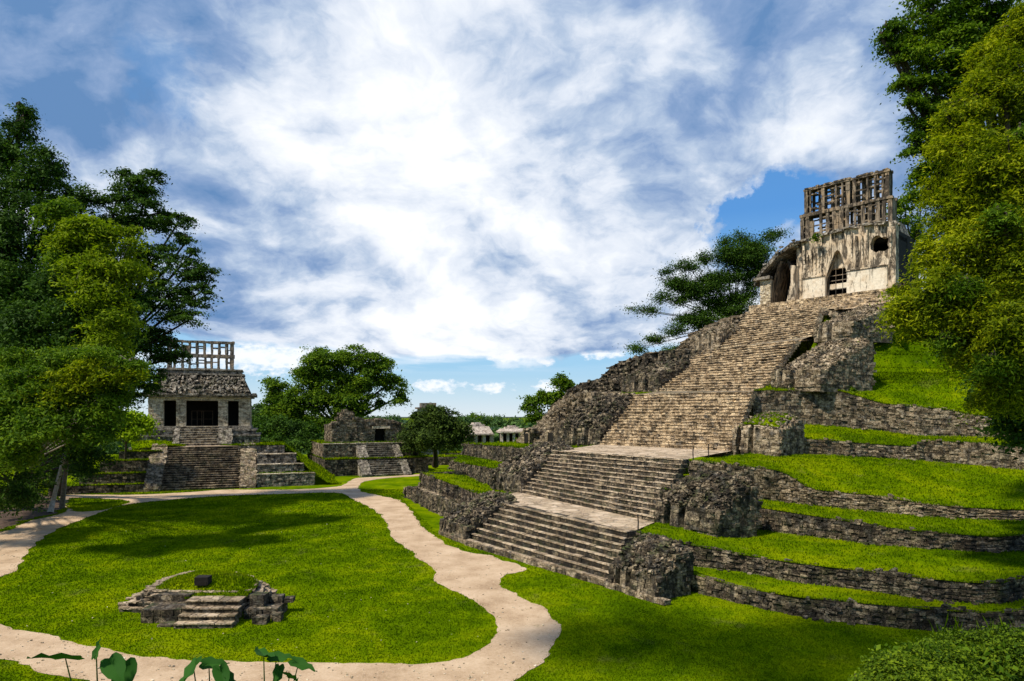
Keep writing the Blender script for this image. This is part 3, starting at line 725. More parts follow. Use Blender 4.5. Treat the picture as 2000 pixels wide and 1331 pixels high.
def fstairs(root, fr, u0, u1, vrun, h, n, mat, tmat, w0=0.0, v0=0.0, wid=.7):
    s, t = MB(), MB()
    for i in range(n):
        x = u0 - rnd.random() * .4
        while x < u1:
            wv = wid * rnd.uniform(.6, 1.6); a, b = max(u0, x), min(u1, x + wv) - .02
            if b - a > .05:
                f = v0 + vrun * i / n + J(.03); zt = w0 + h * (i + 1) / n + J(.02)
                fbox(s, fr, a, b, f, v0 + vrun * (i + 1) / n + .5, w0 + h * i / n - .05, zt - .06)
                fbox(t, fr, a, b, f - .05, v0 + vrun * (i + 1) / n + .4, zt - .058, zt)
            x += wv
    so_ = s.build('staircase', mat, root); t.build('tread', tmat, so_); return so_
def ramp(root, fr, u0, u1, vrun, h, mat, w0=0.0, v0=0.0, lift=.35, name='balustrade', n=260, front=.0):
    m = MB(); G = []
    for k in range(12):
        t = k / 11; G.append([fr(u, v0 - .3 + (vrun + .3) * t, w0 + front * (1 - t) + h * t + lift + J(.05)) for u in np.linspace(u0, u1, 6)])
    m.grid([[Vector((p.x, p.y, fr.O.z + w0 - .3)) for p in G[0]], G[0]]); m.grid(G)
    for k in (0, -1): m.grid([[Vector((g[k].x, g[k].y, fr.O.z + w0 - .3)) for g in G], [g[k] for g in G]])
    for _ in range(n):
        t = rnd.random(); u = rnd.uniform(u0 + .1, u1 - .1); p = fr(u, v0 - .25 + (vrun + .25) * t, w0 + front * (1 - t) + h * t + lift - .03)
        s_ = rnd.uniform(.25, .6); sl_ = (fr.b * vrun + UP * h).normalized()
        stone_box(m, p, fr.r, sl_, fr.r.cross(sl_), s_, s_ * rnd.uniform(.5, .9), .16, .15)
    return m.build(name, mat, root)

# ================================================================== TEMPLE ON THE PYRAMID
tc = Fr(PW(1485, 598, 98), -47.2); tc.r = tc.r * .90      # origin: foot of the front's left corner
temple = empty('roof_comb_temple', tc.O, 'cream ruined temple with pointed doorway and tall lattice comb, atop the big pyramid', 'temple')
U1 = 19.6
b_ = MB(); fbox(b_, tc, -1.2, U1 + .8, -1.3, 9.0, -2.4, -.02); fcourses(b_, tc, -1.2, U1 + .8, -2.2, 0, -1.35, .28, .5, .4, .08); fcourses(b_, tc, -1.3, 9, -2.2, 0, -1.25, .28, .5, .4, .08, face='l')
b_.build('base_platform', 'stone_tan', temple)
# central plastered wall with the corbelled pointed doorway
door = [(9.85, 0.02), (9.85, 3.0), (10.0, 3.6), (11.1, 6.3), (11.5, 6.6), (11.9, 6.3), (12.85, 3.6), (13.0, 3.0), (13.0, 0.02)]
top = [(U1, 8.7), (18.6, 9.1), (17.4, 9.3), (16, 9.2), (14.6, 9.3), (13, 9.1), (11.8, 9.3), (10.4, 9.0), (9, 9.1), (7.9, 8.8), (6.9, 8.9), (6.0, 8.5), (5.3, 7.9)]
outl = [(5.1, 0)] + [(9.85, 0)] + door[1:-1] + [(13.0, 0), (U1, 0)] + top + [(5.3, 5.4), (5.0, 4.0)]
ap = [(16.25, 5.9), (16.2, 6.6), (16.45, 7.2), (16.9, 7.6), (17.4, 7.55), (17.75, 7.2), (18.2, 7.25), (18.7, 6.9), (18.5, 6.2), (18.75, 5.6), (18.1, 5.35), (17.4, 5.5), (16.9, 5.3)][::-1]
m = MB(); fslab(m, tc, outl, [ap], 1.4, 2.6); m.build('upper_wall', 'plaster_stained', temple)
# smoother lower wall, slightly proud, left and right of the doorway
for a_, b2, h_ in ((6.35, 9.8, 3.25), (13.02, 18.6, 3.35)):
    lw = MB(); fbox(lw, tc, a_, b2, 1.15, 1.397, .0, h_, .03); o_ = lw.build('lower_wall', 'plaster', temple)
    mo = MB(); fbox(mo, tc, a_ - .1, b2 - .05, 1.02, 1.39, h_ + .012, h_ + .17, .02); mo.build('moulding', 'plaster_stained', o_)
# pilasters and ribs left by the fallen front vault
for u in [6.6, 7.2, 7.75, 8.3, 8.85, 9.35, 13.7, 14.4, 15.2, 15.9, 19.0]:
    z0 = 3.5 + rnd.uniform(0, .8); zt = rnd.uniform(6.4, 8.3) if u < 9.5 else rnd.uniform(7, 8.6)
    q = rnd.uniform(.06, .15); rb = MB()
    for k in range(6):
        a, b2 = lerp(z0, zt, k / 6), lerp(z0, zt, (k + 1) / 6)
        fbox(rb, tc, u - q, u + q, 1.4 - .1 - .07 * k, 1.41, a, b2, .03)
    rb.build('vault_rib', 'plaster_stained', temple)
# broken cornice along the wall head
cn = MB()
for _ in range(130):
    u = rnd.uniform(5.2, U1); w_ = np.interp(u, [5.2, 6, 9, 13, 16, 19.6], [7.9, 8.5, 9.0, 9.2, 9.25, 8.8])
    s_ = rnd.uniform(.3, .9); stone_box(cn, tc(u, rnd.uniform(.9, 3.2), w_ + J(.16)), tc.r, tc.b, UP, s_, s_ * .8, rnd.uniform(.12, .34), .2)
cn.build('broken_cornice', 'stone_grey', temple)
# left front pier and its stub of vault
lp = MB(); fbox(lp, tc, 0, 1.75, 0, 1.3, 0, 3.7, .04); fcourses(lp, tc, 0, 1.75, 0, 3.7, -.02, .27, .42, .3, .04); fcourses(lp, tc, 0, 8, 0, 3.7, -.02, .3, .5, .3, .05, face='l'); fbox(lp, tc, .02, .9, 1.3, 8.4, 0, 3.7)
lp.build('corner_pier', 'stone_pale', temple)
lv = MB()      # sloping roof remnant over the cave-like left bay
sec = [(-.9, 3.7, 1.0), (-.5, 4.3, 1.0), (.4, 5.3, 1.0), (1.6, 6.3, .95), (3.0, 7.5, .8), (4.6, 8.3, .7), (6.0, 8.7, .6)]
for s_ in range(len(sec) - 1):
    (u0, z0, t0), (u1, z1, t1) = sec[s_], sec[s_ + 1]
    for v0, v1 in ((-.55, 1.4), (1.4, 3.4), (3.4, 5.6), (5.6, 8.4)):
        k0, k1 = rnd.uniform(-.15, .15), rnd.uniform(-.1, .1)
        fr0 = v0 + (abs(u0) * .22 if v0 < 0 else 0)
        lv.hexa([tc(u0, fr0, z0 - t0 * .7), tc(u1, fr0 + .1, z1 - t1 * .7), tc(u1, v1, z1 - t1 * .6), tc(u0, v1, z0 - t0 * .6), tc(u0, fr0, z0 + k0), tc(u1, fr0 + .1, z1 + k1), tc(u1, v1, z1 + k0), tc(u0, v1, z0 + k1)])
for _ in range(160):
    t = rnd.random() * 5.99; k = int(t); (u0, z0, _a), (u1, z1, _b) = sec[k], sec[min(k + 1, 6)]
    f = t - k; s_ = rnd.uniform(.2, .6); stone_box(lv, tc(lerp(u0, u1, f), rnd.uniform(-.5, 6), lerp(z0, z1, f) + J(.12)), tc.r, tc.b, UP, s_, s_ * .7, rnd.uniform(.1, .3), .25)
fbox(lv, tc, -1.0, 1.9, -.6, .3, 3.72, 4.12, .05); fbox(lv, tc, -1.0, -.1, .3, 8.4, 3.72, 4.1, .05)
lv.build('vault_stub', 'stone_grey', temple)
rm = MB(); fbox(rm, tc, 4.9, 5.6, .4, 2.6, 0, 5.2, .15); 
for k in range(7): fbox(rm, tc, 4.0 + k * .16, 5.5, .7, 2.6, k * .62, k * .62 + .64, .07)
rm.build('broken_wall', 'plaster_stained', temple)
# inner rooms: back walls, side walls, ceiling, with an arched inner door on the left
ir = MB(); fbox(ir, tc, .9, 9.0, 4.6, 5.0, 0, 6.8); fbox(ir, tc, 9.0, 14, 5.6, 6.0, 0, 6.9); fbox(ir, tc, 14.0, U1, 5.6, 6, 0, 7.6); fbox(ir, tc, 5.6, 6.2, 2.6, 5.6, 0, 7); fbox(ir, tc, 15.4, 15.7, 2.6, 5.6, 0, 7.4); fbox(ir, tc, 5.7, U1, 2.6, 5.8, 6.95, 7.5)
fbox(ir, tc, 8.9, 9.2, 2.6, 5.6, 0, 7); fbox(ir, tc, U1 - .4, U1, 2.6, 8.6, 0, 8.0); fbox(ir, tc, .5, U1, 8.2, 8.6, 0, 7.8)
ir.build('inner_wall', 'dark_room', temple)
ca = MB(); G = []
for k in range(9):          # corbelled cave-like left bay
    a = k / 8; G.append([tc(1.75 + 1.3 * (a ** 2), v, .1 + 6.2 * a) for v in (.3, 1.5, 3, 4.6)])
ca.grid(G); G = []
for k in range(9):
    a = k / 8; G.append([tc(5.0 - 1.2 * (a ** 2), v, .1 + 6.2 * a) for v in (1.2, 2.5, 4.6)])
ca.grid(G); ca.build('bay_vault', 'comb_stone', temple)
# timber and metal grille in the doorway
gr = MB()
for z in (.05, 1.35, 2.55, 3.25): fbox(gr, tc, 9.86, 12.99, 2.3, 2.4, z, z + .10)
for u in (9.9, 10.9, 11.9, 12.85): fbox(gr, tc, u, u + .07, 2.28, 2.298, .05, 4.4)
gr.build('door_grille', 'comb_grey', temple)
li = MB(); fbox(li, tc, 9.86, 12.99, 2.35, 3.0, 1.46, 2.16, .03); li.build('parapet', 'plaster', temple); li = MB(); fbox(li, tc, 9.9, 13.0, 2.62, 3.2, 4.3, 6.9); li.build('inner_gable', 'plaster', temple)
# roof body behind the wall head
rf = MB()
rf.hexa([tc(5.4, 2.3, 7.4), tc(U1, 2.3, 7.6), tc(U1, 8.2, 7.4), tc(5.4, 8.2, 7.2), tc(4.6, 3.2, 9.3), tc(U1 - .6, 3.2, 9.6), tc(U1 - .6, 7, 9.6), tc(4.6, 7, 9.3)])
fcourses(rf, tc, 5.8, U1, 7.5, 9.0, 2.25, .3, .55, .4, .1, batter=.6)
rf.build('roof', 'stone_grey', temple)
# two-storey lattice roof comb: two pierced walls leaning together
def comb(root, fr, u0, u1, w0, tiers, vA, vB, mat, posts, seed, thick=.34, inset=.25, name='roof_comb', missing=.1, beams=None, pw=(.22, .62), blk=.16):
    r = random.Random(seed); root_o = None
    z = w0
    for ti, h in enumerate(tiers):
        m = MB(); a, b = u0 + inset * ti * 2, u1 - inset * ti * 2
        for si, v in enumerate((vA, vB)):
            lean = (.12 if si == 0 else -.12)
            v_ = v + lean * ti * 2
            us = [a]
            n = posts
            for k in range(1, n): us.append(a + (b - a) * k / n + r.uniform(-.12, .12))
            us.append(b)
            for k, u in enumerate(us):
                wd = r.uniform(*pw) if k not in (0, n) else .55
                uu = min(max(u, a + wd / 2), b - wd / 2)
                if 0 < k < n and r.random() < missing: continue
                nseg = 5
                for q in range(nseg):
                    fbox(m, fr, uu - wd / 2 + r.uniform(-.03, .03), uu + wd / 2 + r.uniform(-.03, .03), v_ - thick / 2 + r.uniform(-.04, .04), v_ + thick / 2, z + h * q / nseg - .01 * (q > 0), z + h * (q + 1) / nseg, .015)
            # cross pieces between posts
            nb = 3 if beams is None else beams
            for k in range(n):
                for q in range(1, nb + 1):
                    if r.random() < .30: continue
                    zz = z + h * (q + r.uniform(-.25, .25)) / (nb + 1)
                    fbox(m, fr, us[k], us[k + 1], v_ - thick * .35, v_ + thick * .35, zz, zz + r.uniform(.12, .26), .02)
                if r.random() < blk:       # a blocked bay
                    fbox(m, fr, us[k], us[k + 1], v_ - thick * .2, v_ + thick * .2, z + .1, z + h * r.uniform(.4, .95), .02)
            # course of slabs at foot and head of the storey
            for zz, hh in ((z, .22), (z + h - .30, .34)):
                x = a - .1
                while x < b + .1:
                    q = r.uniform(.5, 1.3); fbox(m, fr, x, min(b + .12, x + q), v_ - thick * .75 + r.uniform(-.05, .05), v_ + thick * .6, zz + r.uniform(-.04, .04), zz + hh + r.uniform(-.05, .05), .02); x += q
        for k in range(n + 1):       # ties between the two walls
            if r.random() < .6: fbox(m, fr, a + (b - a) * k / n - .1, a + (b - a) * k / n + .1, vA + .15, vB - .15, z + h - .28, z + h - .05, .02)
        for v in (vA, vB): pass
        for x in (a + .02, b - .25): fbox(m, fr, x, x + .22, vA + .1, vB - .1, z, z + h - .31)
        root_o = m.build(name, mat, root); z += h
    return root_o
comb(temple, tc, 4.7, 18.3, 9.35, (3.75, 3.75), 4.0, 5.5, 'comb_stone', 13, 5, missing=.12)
fb = MB(); 
for _ in range(40):
    u = rnd.uniform(5.3, 17.2); fbox(fb, tc, u, u + rnd.uniform(.3, .8), 3.9, 5.6, 16.8, 16.92 + rnd.uniform(0, .14), .04)
fb.build('comb_cap', 'comb_stone', temple)

# ================================================================== FRONTAL TEMPLE AND ITS STEPPED BASE (left)
ts = Fr(PZ(395, 957, 0), 20)
sb = empty('stepped_platform', ts.O, 'stepped stone platform with wide central stair under the frontal temple', 'platform')
fstairs(sb, ts, -5.0, 4.6, 7.0, 5.5, 19, 'stone_dark', 'stone_mid', wid=.8)
ramp(sb, ts, 4.62, 6.7, 6.9, 5.5, 'stone_mid', n=300); ramp(sb, ts, -7.0, -5.02, 6.9, 5.5, 'stone_mid', n=300)
# right hand terraces
def tier(root, fr, u0, u1, v, w0, w1, depth, mat='stone_grey', sides='', gtop=None, cap=True, name='terrace', grass='grass'):
    m = MB(); fbox(m, fr, u0, u1, v + .08, v + depth, w0 - .2, w1 - .03)
    fcourses(m, fr, u0, u1, w0, w1, v, .3, .5, .4, .07, miss=.02)
    for s_ in sides: fcourses(m, fr, v, v + depth, w0, w1, u0 if s_ == 'l' else u1, .3, .5, .4, .07, face=s_)
    o = m.build(name, mat, root)
    if cap:
        c = MB(); x = u0
        while x < u1: q = rnd.uniform(.5, 1.2); fbox(c, fr, x, min(u1, x + q - .02), v - .14, v + .5, w1 - .02, w1 + .10, .02); x += q
        c.build('coping', 'stone_pale', o)
    if gtop:
        A = [fr(u, v + (.5 if cap else -.05) + J(.1), w1 + .06 + J(.03)) for u in np.linspace(u0, u1, 12)]; B = [fr(u, v + depth, w1 + .12) for u in np.linspace(u0, u1, 12)]
        g = MB(); G = patch(g, A, B, 5, .05, .7); TUFT.append((G, gtop)); g.build('grass_cover', grass, o, True)
    return o
tier(sb, ts, 6.8, 14.6, .9, 0, 1.75, 12, sides='r', gtop=1)
tier(sb, ts, 6.8, 13.2, 2.6, 1.75, 3.0, 10, sides='r')
tier(sb, ts, 6.8, 12.2, 4.2, 3.0, 4.4, 9, sides='r')
tier(sb, ts, 4.2, 10.6, 6.0, 4.4, 5.6, 12, sides='r', gtop=1, cap=False)
# left hand terraces, half buried in grass
tier(sb, ts, -16.5, -7.05, -.1, 0, 1.0, 14, 'stone_dark', 'l', 1, False); tier(sb, ts, -14.6, -7.05, 1.4, 1.0, 2.3, 12, 'stone_dark', 'l', 2, False)
tier(sb, ts, -12.6, -7.05, 3.0, 2.3, 3.9, 11, 'stone_dark', 'l', 2, False); tier(sb, ts, -10.8, -5.5, 5.4, 3.9, 5.0, 9, 'stone_dark', 'l', 2, False)
m = MB(); fbox(m, ts, -10, 10.4, 7.2, 26, 0, 5.5); m.build('core', 'stone_grey', sb)
def grass_surf(pts_rows, root, name='grass_bank', tuft=2, mat='grass'):
    g = MB(); n = max(len(r) for r in pts_rows); rows = []
    rr = [along(r, 18) for r in pts_rows]
    for a, b in zip(rr, rr[1:]):
        for q in range(4): rows.append([lerp(a[k], b[k], q / 4) + UP * J(.04) for k in range(18)])
    rows.append(rr[-1]); g.grid(rows); TUFT.append((rows, tuft)); return g.build(name, mat, root, True)
grass_surf([[ts(-9.5, 6.5, 5.25), ts(-4.5, 6.6, 5.75), ts(-3.2, 7.3, 5.6), ts(-3.0, 9, 5.6)], [ts(-10, 9, 6.2), ts(-7, 9.5, 6.4), ts(-5, 9.6, 6.1), ts(-3.0, 10, 5.75)], [ts(-12, 14, 6.0), ts(-8, 12, 6.5), ts(-4, 12, 6.2), ts(0, 11, 5.7)]], sb)
grass_surf([[ts(14.6, .9, 1.6), ts(13.2, 3, 2.9), ts(12.2, 5, 4.3), ts(10.6, 7, 5.6), ts(10.6, 16, 5.6)], [ts(16.4, .6, .35), ts(15.2, 3, 1.2), ts(14.6, 5, 2.2), ts(13.5, 8, 3.2), ts(14, 16, 3.2)], [ts(18.4, .9, 0), ts(18.2, 4, 0), ts(18, 6, 0), ts(18, 9, 0), ts(19, 16, 0)]], sb)
grass_surf([[ts(4.0, 7.0, 5.62), ts(10.5, 6.4, 5.68)], [ts(1.5, 8.6, 5.66), ts(10.5, 9.5, 5.8)], [ts(1.5, 10.2, 5.62), ts(10.5, 16, 5.7)]], sb, tuft=2)
p_ = MB(); patch(p_, [ts(-4.6, 6.8, 5.56), ts(4.6, 6.8, 5.56)], [ts(-4.6, 10.2, 5.58), ts(4.6, 10.2, 5.58)], 4, .01); p_.build('landing', 'paving', sb)
# plinth platform
UO = -1.3
tp = empty('frontal_temple', ts(UO, 10, 5.55), 'pale frontal temple with three dark doorways and sloping stucco roof', 'temple')
pl_ = MB(); fbox(pl_, ts, UO - 8.2, UO + 8.2, 10.15, 22, 5.2, 6.85); fcourses(pl_, ts, UO - 8.3, UO + 8.3, 5.3, 6.9, 10.1, .3, .55, .4, .06); fcourses(pl_, ts, 10.1, 22, 5.3, 6.9, UO + 8.3, .3, .55, .4, .06, face='r'); fcourses(pl_, ts, 10.1, 22, 5.3, 6.9, UO - 8.3, .3, .55, .4, .06, face='l')
fbox(pl_, ts, UO - 8.5, UO + 8.5, 9.95, 22.1, 6.88, 7.12, .02)
fbox(pl_, ts, UO - 7.5, UO + 7.7, 10.8, 21, 7.1, 7.75); fcourses(pl_, ts, UO - 7.6, UO + 7.8, 7.12, 7.7, 10.75, .3, .6, .4, .05)
fbox(pl_, ts, UO - 7.8, UO + 8.0, 10.6, 21, 7.72, 7.92, .02)
fbox(pl_, ts, UO - 7.0, UO + 7.2, 11.2, 20, 7.9, 8.4, .02)
pl_.build('base_platform', 'stone_grey', tp)
fstairs(tp, ts, UO - 2.6, UO + 2.6, 2.2, 2.75, 8, 'stone_grey', 'stone_pale', 5.6, 8.9)
ramp(tp, ts, UO + 2.62, UO + 4.5, 1.6, 2.2, 'stone_grey', 5.6, 9.0, .25, n=90); ramp(tp, ts, UO - 3.3, UO - 2.62, 1.6, 2.2, 'stone_grey', 5.6, 9.0, .25, n=40)
Z0, Z1 = 8.4, 12.3; VF = 12.0
for u0, u1 in ((-7.0, -4.95), (-3.3, -1.95), (2.45, 3.85), (5.35, 7.0)):
    m = MB(); fbox(m, ts, UO + u0 + .06, UO + u1 - .06, VF + .06, VF + 1.2, Z0, Z1); fcourses(m, ts, UO + u0, UO + u1, Z0, Z1, VF, .3, .45, .35, .03, j=.06)
    if u0 < -6: fcourses(m, ts, VF, VF + 8, Z0, Z1, UO + u0, .3, .5, .35, .03, face='l'); fbox(m, ts, UO + u0 + .07, UO + u0 + .9, VF + 1.2, VF + 8, Z0, Z1)
    if u0 > 5: fcourses(m, ts, VF, VF + 8, Z0, Z1, UO + u1, .3, .5, .35, .03, face='r'); fbox(m, ts, UO + u1 - .9, UO + u1 - .07, VF + 1.2, VF + 8, Z0, Z1)
    m.build('pillar', 'stone_pale', tp)
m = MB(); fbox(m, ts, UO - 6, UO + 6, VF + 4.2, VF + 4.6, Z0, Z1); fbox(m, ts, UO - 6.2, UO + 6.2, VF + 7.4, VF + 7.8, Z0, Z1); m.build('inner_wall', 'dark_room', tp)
m = MB()
for u in (-1.5, -.1, .15, 1.45): fbox(m, ts, UO + u, UO + u + .12, VF + 2.6, VF + 2.7, Z0 + .05, Z0 + 2.3)
for z in (1.0, 2.25): fbox(m, ts, UO - 1.5, UO + 1.57, VF + 2.62, VF + 2.68, Z0 + z, Z0 + z + .1)
fbox(m, ts, UO - .75, UO - .6, VF + 2.62, VF + 2.68, Z0, Z0 + 2.2); m.build('barrier', 'wood', tp)
m = MB(); fbox(m, ts, UO - 7.0, UO + 7.0, VF, VF + 8, Z1 - .02, Z1 + .45, .02); m.build('lintel', 'stone_pale', tp)
m = MB(); fbox(m, ts, UO - 7.5, UO + 7.5, VF - .5, VF + 8.4, Z1 + .43, Z1 + .72, .03)
x = -7.7
while x < 7.6:
    q = rnd.uniform(.3, .9); fbox(m, ts, UO + x, UO + x + q, VF - .75 + J(.12), VF + .6, Z1 + .72 + J(.05), Z1 + 1.05 + J(.1), .05); x += q * .95
x = -.7
while x < 8.6:
    q = rnd.uniform(.3, .9)
    for sd_ in (-1, 1): fbox(m, ts, UO + sd_ * 7.6 - .3, UO + sd_ * 7.6 + .3, VF + x, VF + x + q, Z1 + .72 + J(.05), Z1 + 1.05 + J(.1), .05)
    x += q * .95
m.build('cornice', 'stone_grey', tp)
# mansard roof with worn stucco reliefs
RZ0, RZ1 = Z1 + .9, Z1 + 3.9
m = MB()
A = [(-7.2, VF - .4), (7.2, VF - .4), (7.2, VF + 8.2), (-7.2, VF + 8.2)]; B = [(-5.9, VF + 1.5), (5.9, VF + 1.5), (5.9, VF + 6.3), (-5.9, VF + 6.3)]
m.hexa([ts(UO + a, b, RZ0) for a, b in A] + [ts(UO + a, b, RZ1) for a, b in B])
roof = m.build('roof', 'stone_riser', tp)
m = MB()
for _ in range(420):
    t = rnd.uniform(.08, .92); u = rnd.uniform(-1, 1) * lerp(7.0, 5.8, t); s_ = rnd.uniform(.14, .6)
    sl_ = (ts.b * 1.9 + UP * 3.0).normalized(); ax = (ts.r * J(1) + sl_ * J(1.4)).normalized(); nn_ = ts.r.cross(sl_)
    stone_box(m, ts(UO + u, lerp(VF - .4, VF + 1.5, t), lerp(RZ0, RZ1, t)) , ax, ax.cross(nn_), nn_, s_, s_ * rnd.uniform(.25, .7), rnd.uniform(.2, .6), .3)
m.build('stucco_relief', 'stone_grey', roof)
m = MB(); fbox(m, ts, UO - 6.1, UO + 6.1, VF + 1.2, VF + 6.5, RZ1, RZ1 + .28, .03)
fbox(m, ts, UO - 5.7, UO + 5.7, VF + 1.6, VF + 6.1, RZ1 + .28, RZ1 + .75, .03); fbox(m, ts, UO - 5.85, UO + 5.85, VF + 1.45, VF + 6.2, RZ1 + .75, RZ1 + .95, .03)
m.build('roof_edge', 'stone_grey', tp)
comb(tp, ts, UO - 4.9, UO + 4.5, RZ1 + .9, (2.25, 2.25), VF + 3.2, VF + 4.2, 'comb_grey', 9, 3, .26, 0.0, missing=0.0, beams=1, pw=(.18, .34), blk=.04)

# ================================================================== SMALL RUINED TEMPLE (middle)
tm = Fr(PZ(757, 930, 0), 25)
sm = empty('ruined_temple', tm.O, 'small ruined temple with one dark doorway on a two-stepped platform', 'temple')
fstairs(sm, tm, -2.7, 2.7, 3.4, 2.7, 8, 'stone_mid', 'stone_grey'); fstairs(sm, tm, -2.4, 2.3, 2.9, 2.3, 7, 'stone_mid', 'stone_grey', 2.7, 3.5)
ramp(sm, tm, -4.3, -2.72, 3.2, 2.4, 'stone_grey', n=90, lift=.4); ramp(sm, tm, 2.72, 4.0, 3.2, 2.5, 'stone_grey', n=90, lift=.2)
ramp(sm, tm, -3.9, -2.42, 3.2, 2.2, 'stone_grey', 2.7, 3.4, n=80, lift=.3); ramp(sm, tm, 2.32, 3.5, 3.2, 2.2, 'stone_grey', 2.7, 3.4, n=60, lift=.3)
tier(sm, tm, -9.6, 8.0, 2.9, 0, 2.7, 20, 'stone_dark', 'l', 2, False)
tier(sm, tm, -9.4, 7.2, 6.2, 2.7, 5.2, 14, 'stone_mid', 'l', 1, True)
m = MB(); BV = 8.6
def skipdoor(u, z): return (-.1 < u < 1.9 and z < 7.7)
toppts = [(-7.6, 8.3), (-6.6, 8.8), (-5.9, 10.3), (-5.0, 11.0), (-4.1, 10.4), (-3.4, 9.4), (-2.2, 9.2), (-.8, 9.0), (.9, 9.3), (2.6, 9.0), (4.0, 8.8), (5.2, 8.2), (6.0, 6.9), (6.8, 5.9), (7.6, 5.3)]
outl = [(-7.6, 5.2), (-.1, 5.2), (-.1, 7.7), (1.9, 7.7), (1.9, 5.2), (7.6, 5.2)] + toppts[::-1]
fslab(m, tm, outl, [], BV, BV + 1.2)
def tz(u): return float(np.interp(u, [p[0] for p in toppts], [p[1] for p in toppts]))
fcourses(m, tm, -7.6, 7.5, 5.2, 10.8, BV - .02, .32, .5, .4, .12, skip=lambda u, z: skipdoor(u, z) or z > tz(u) - .1 or abs(u + 5.6) < .5 and z < 8 or abs(u - 5.2) < .5 and z < 7.6, j=.16)
fcourses(m, tm, BV, BV + 7, 5.2, 8.4, -7.6, .32, .5, .5, .1, face='l'); fbox(m, tm, -7.5, -6.6, BV + 1.2, BV + 7, 5.2, 8.3)
fbox(m, tm, 5.4, 6.2, BV + 1.2, BV + 7, 5.2, 7.4, .1); fbox(m, tm, -6.6, 5.4, BV + 3.6, BV + 4.4, 5.2, 8.3, .1)
wl = m.build('wall', 'stone_mid', sm)
m = MB(); fbox(m, tm, -.6, 2.6, BV - .35, BV + .9, 7.72, 8.12, .05); m.build('lintel', 'stone_pale', wl)
m = MB(); fbox(m, tm, -.2, 2.0, BV + 1.6, BV + 1.8, 5.2, 7.8); m.build('doorway', 'dark_room', wl)  # near-black sheet standing in for the shade beyond the door
m = MB()
for _ in range(150):
    u = rnd.uniform(-7.6, 6.4); s_ = rnd.uniform(.25, .8); stone_box(m, tm(u, BV + rnd.uniform(-.4, 3.2), tz(u) + J(.2)), tm.r, tm.b, UP, s_, s_ * .8, rnd.uniform(.15, .4), .25)
fbox(m, tm, -4.5, 5.2, BV + .9, BV + 3.8, 8.2, 8.75, .15)
m.build('broken_roof', 'stone_mid', sm)
# low stone rim right of the ruined temple
for (px, py, w_, h_, lab) in [(870, 903, 9, 1.0, 'low dark stone wall behind the far end of the long lower terrace'), (905, 893, 10, .9, 'low broken wall in the shade right of the round tree')]:
    f = Fr(PZ(px, py, .6), 8); o = empty('low_wall', f.O, lab, 'wall'); m = MB(); fbox(m, f, -w_ / 2, w_ / 2, .05, 2, -.8, h_); fcourses(m, f, -w_ / 2, w_ / 2, -.6, h_, 0, .3, .5, .4, .1, miss=.1, j=.16); m.build('wall_face', 'stone_dark', o)
    g = MB(); G = patch(g, [f(-w_ / 2, .1, h_ + .05), f(w_ / 2, .1, h_ + .05)], [f(-w_ / 2, 4, h_ + .2), f(w_ / 2, 4, h_ + .2)], 4, .08, .7); TUFT.append((G, 1)); g.build('grass_cover', 'grass', o, True)

# ================================================================== DISTANT PALACE
tw = Fr(PW(838, 860, 150), 14)
to = empty('square_tower', tw.O, 'grey square tower whose flat top just shows above the round tree', 'tower')
m = MB(); fbox(m, tw, -2.2, 2.2, 0, 4.4, -4, 7.0); fcourses(m, tw, -2.2, 2.2, -4, 7.0, 0, .5, .8, .4, .05); m.build('tower_body', 'stone_far', to)
m = MB(); fbox(m, tw, -2.7, 2.7, -.5, 4.9, 7.0, 7.4, .03); fbox(m, tw, -1.7, 1.7, .5, 3.9, 7.4, 8.4, .05); m.build('roof', 'comb_grey', to)
def gallery(px0, px1, Yd, y_foot, y_eave, y_top, deg, label, doors):
    a = PW(px0, y_foot, Yd); b = PW(px1, y_foot, Yd); W_ = (b - a).length; f = Fr(lerp(a, b, .5), deg); o = empty('palace_gallery', f.O, label, 'building', 'pale roofed galleries of the distant palace')
    he = (y_foot - y_eave) / F * Yd; ht = (y_foot - y_top) / F * Yd; m = MB(); h = W_ / 2
    n = doors; xs = np.linspace(-h * .92, h * .92, n + 1)
    for k in range(n + 1): fbox(m, f, xs[k] - h * .9 / n * .42, xs[k] + h * .9 / n * .42, 0, 1, -1.5, he, .03)
    m.build('pillar', 'stone_far', o)
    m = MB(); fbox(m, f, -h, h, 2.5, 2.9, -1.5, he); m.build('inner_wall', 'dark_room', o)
    m = MB(); fbox(m, f, -h * 1.05, h * 1.05, -.6, 8.6, he, he + .35, .03)
    m.hexa([f(-h, -.3, he + .35), f(h, -.3, he + .35), f(h, 8.2, he + .35), f(-h, 8.2, he + .35), f(-h * .82, 1.6, ht * .82), f(h * .82, 1.6, ht * .82), f(h * .82, 6.4, ht * .82), f(-h * .82, 6.4, ht * .82)])
    fbox(m, f, -h * .55, h * .55, 2.4, 5.6, ht * .8, ht * .92, .05); fbox(m, f, -h * .3, h * .3, 2.8, 5.2, ht * .9, ht, .05)
    m.build('roof', 'stone_far', o); return o
gallery(912, 964, 165, 868, 850, 826, 18, 'pale distant gallery with a stepped light roof, just right of the round tree', 3)
gallery(978, 1030, 160, 866, 846, 832, 8, 'pale distant gallery with a long flat-topped roof, left of the rubble slope', 4)

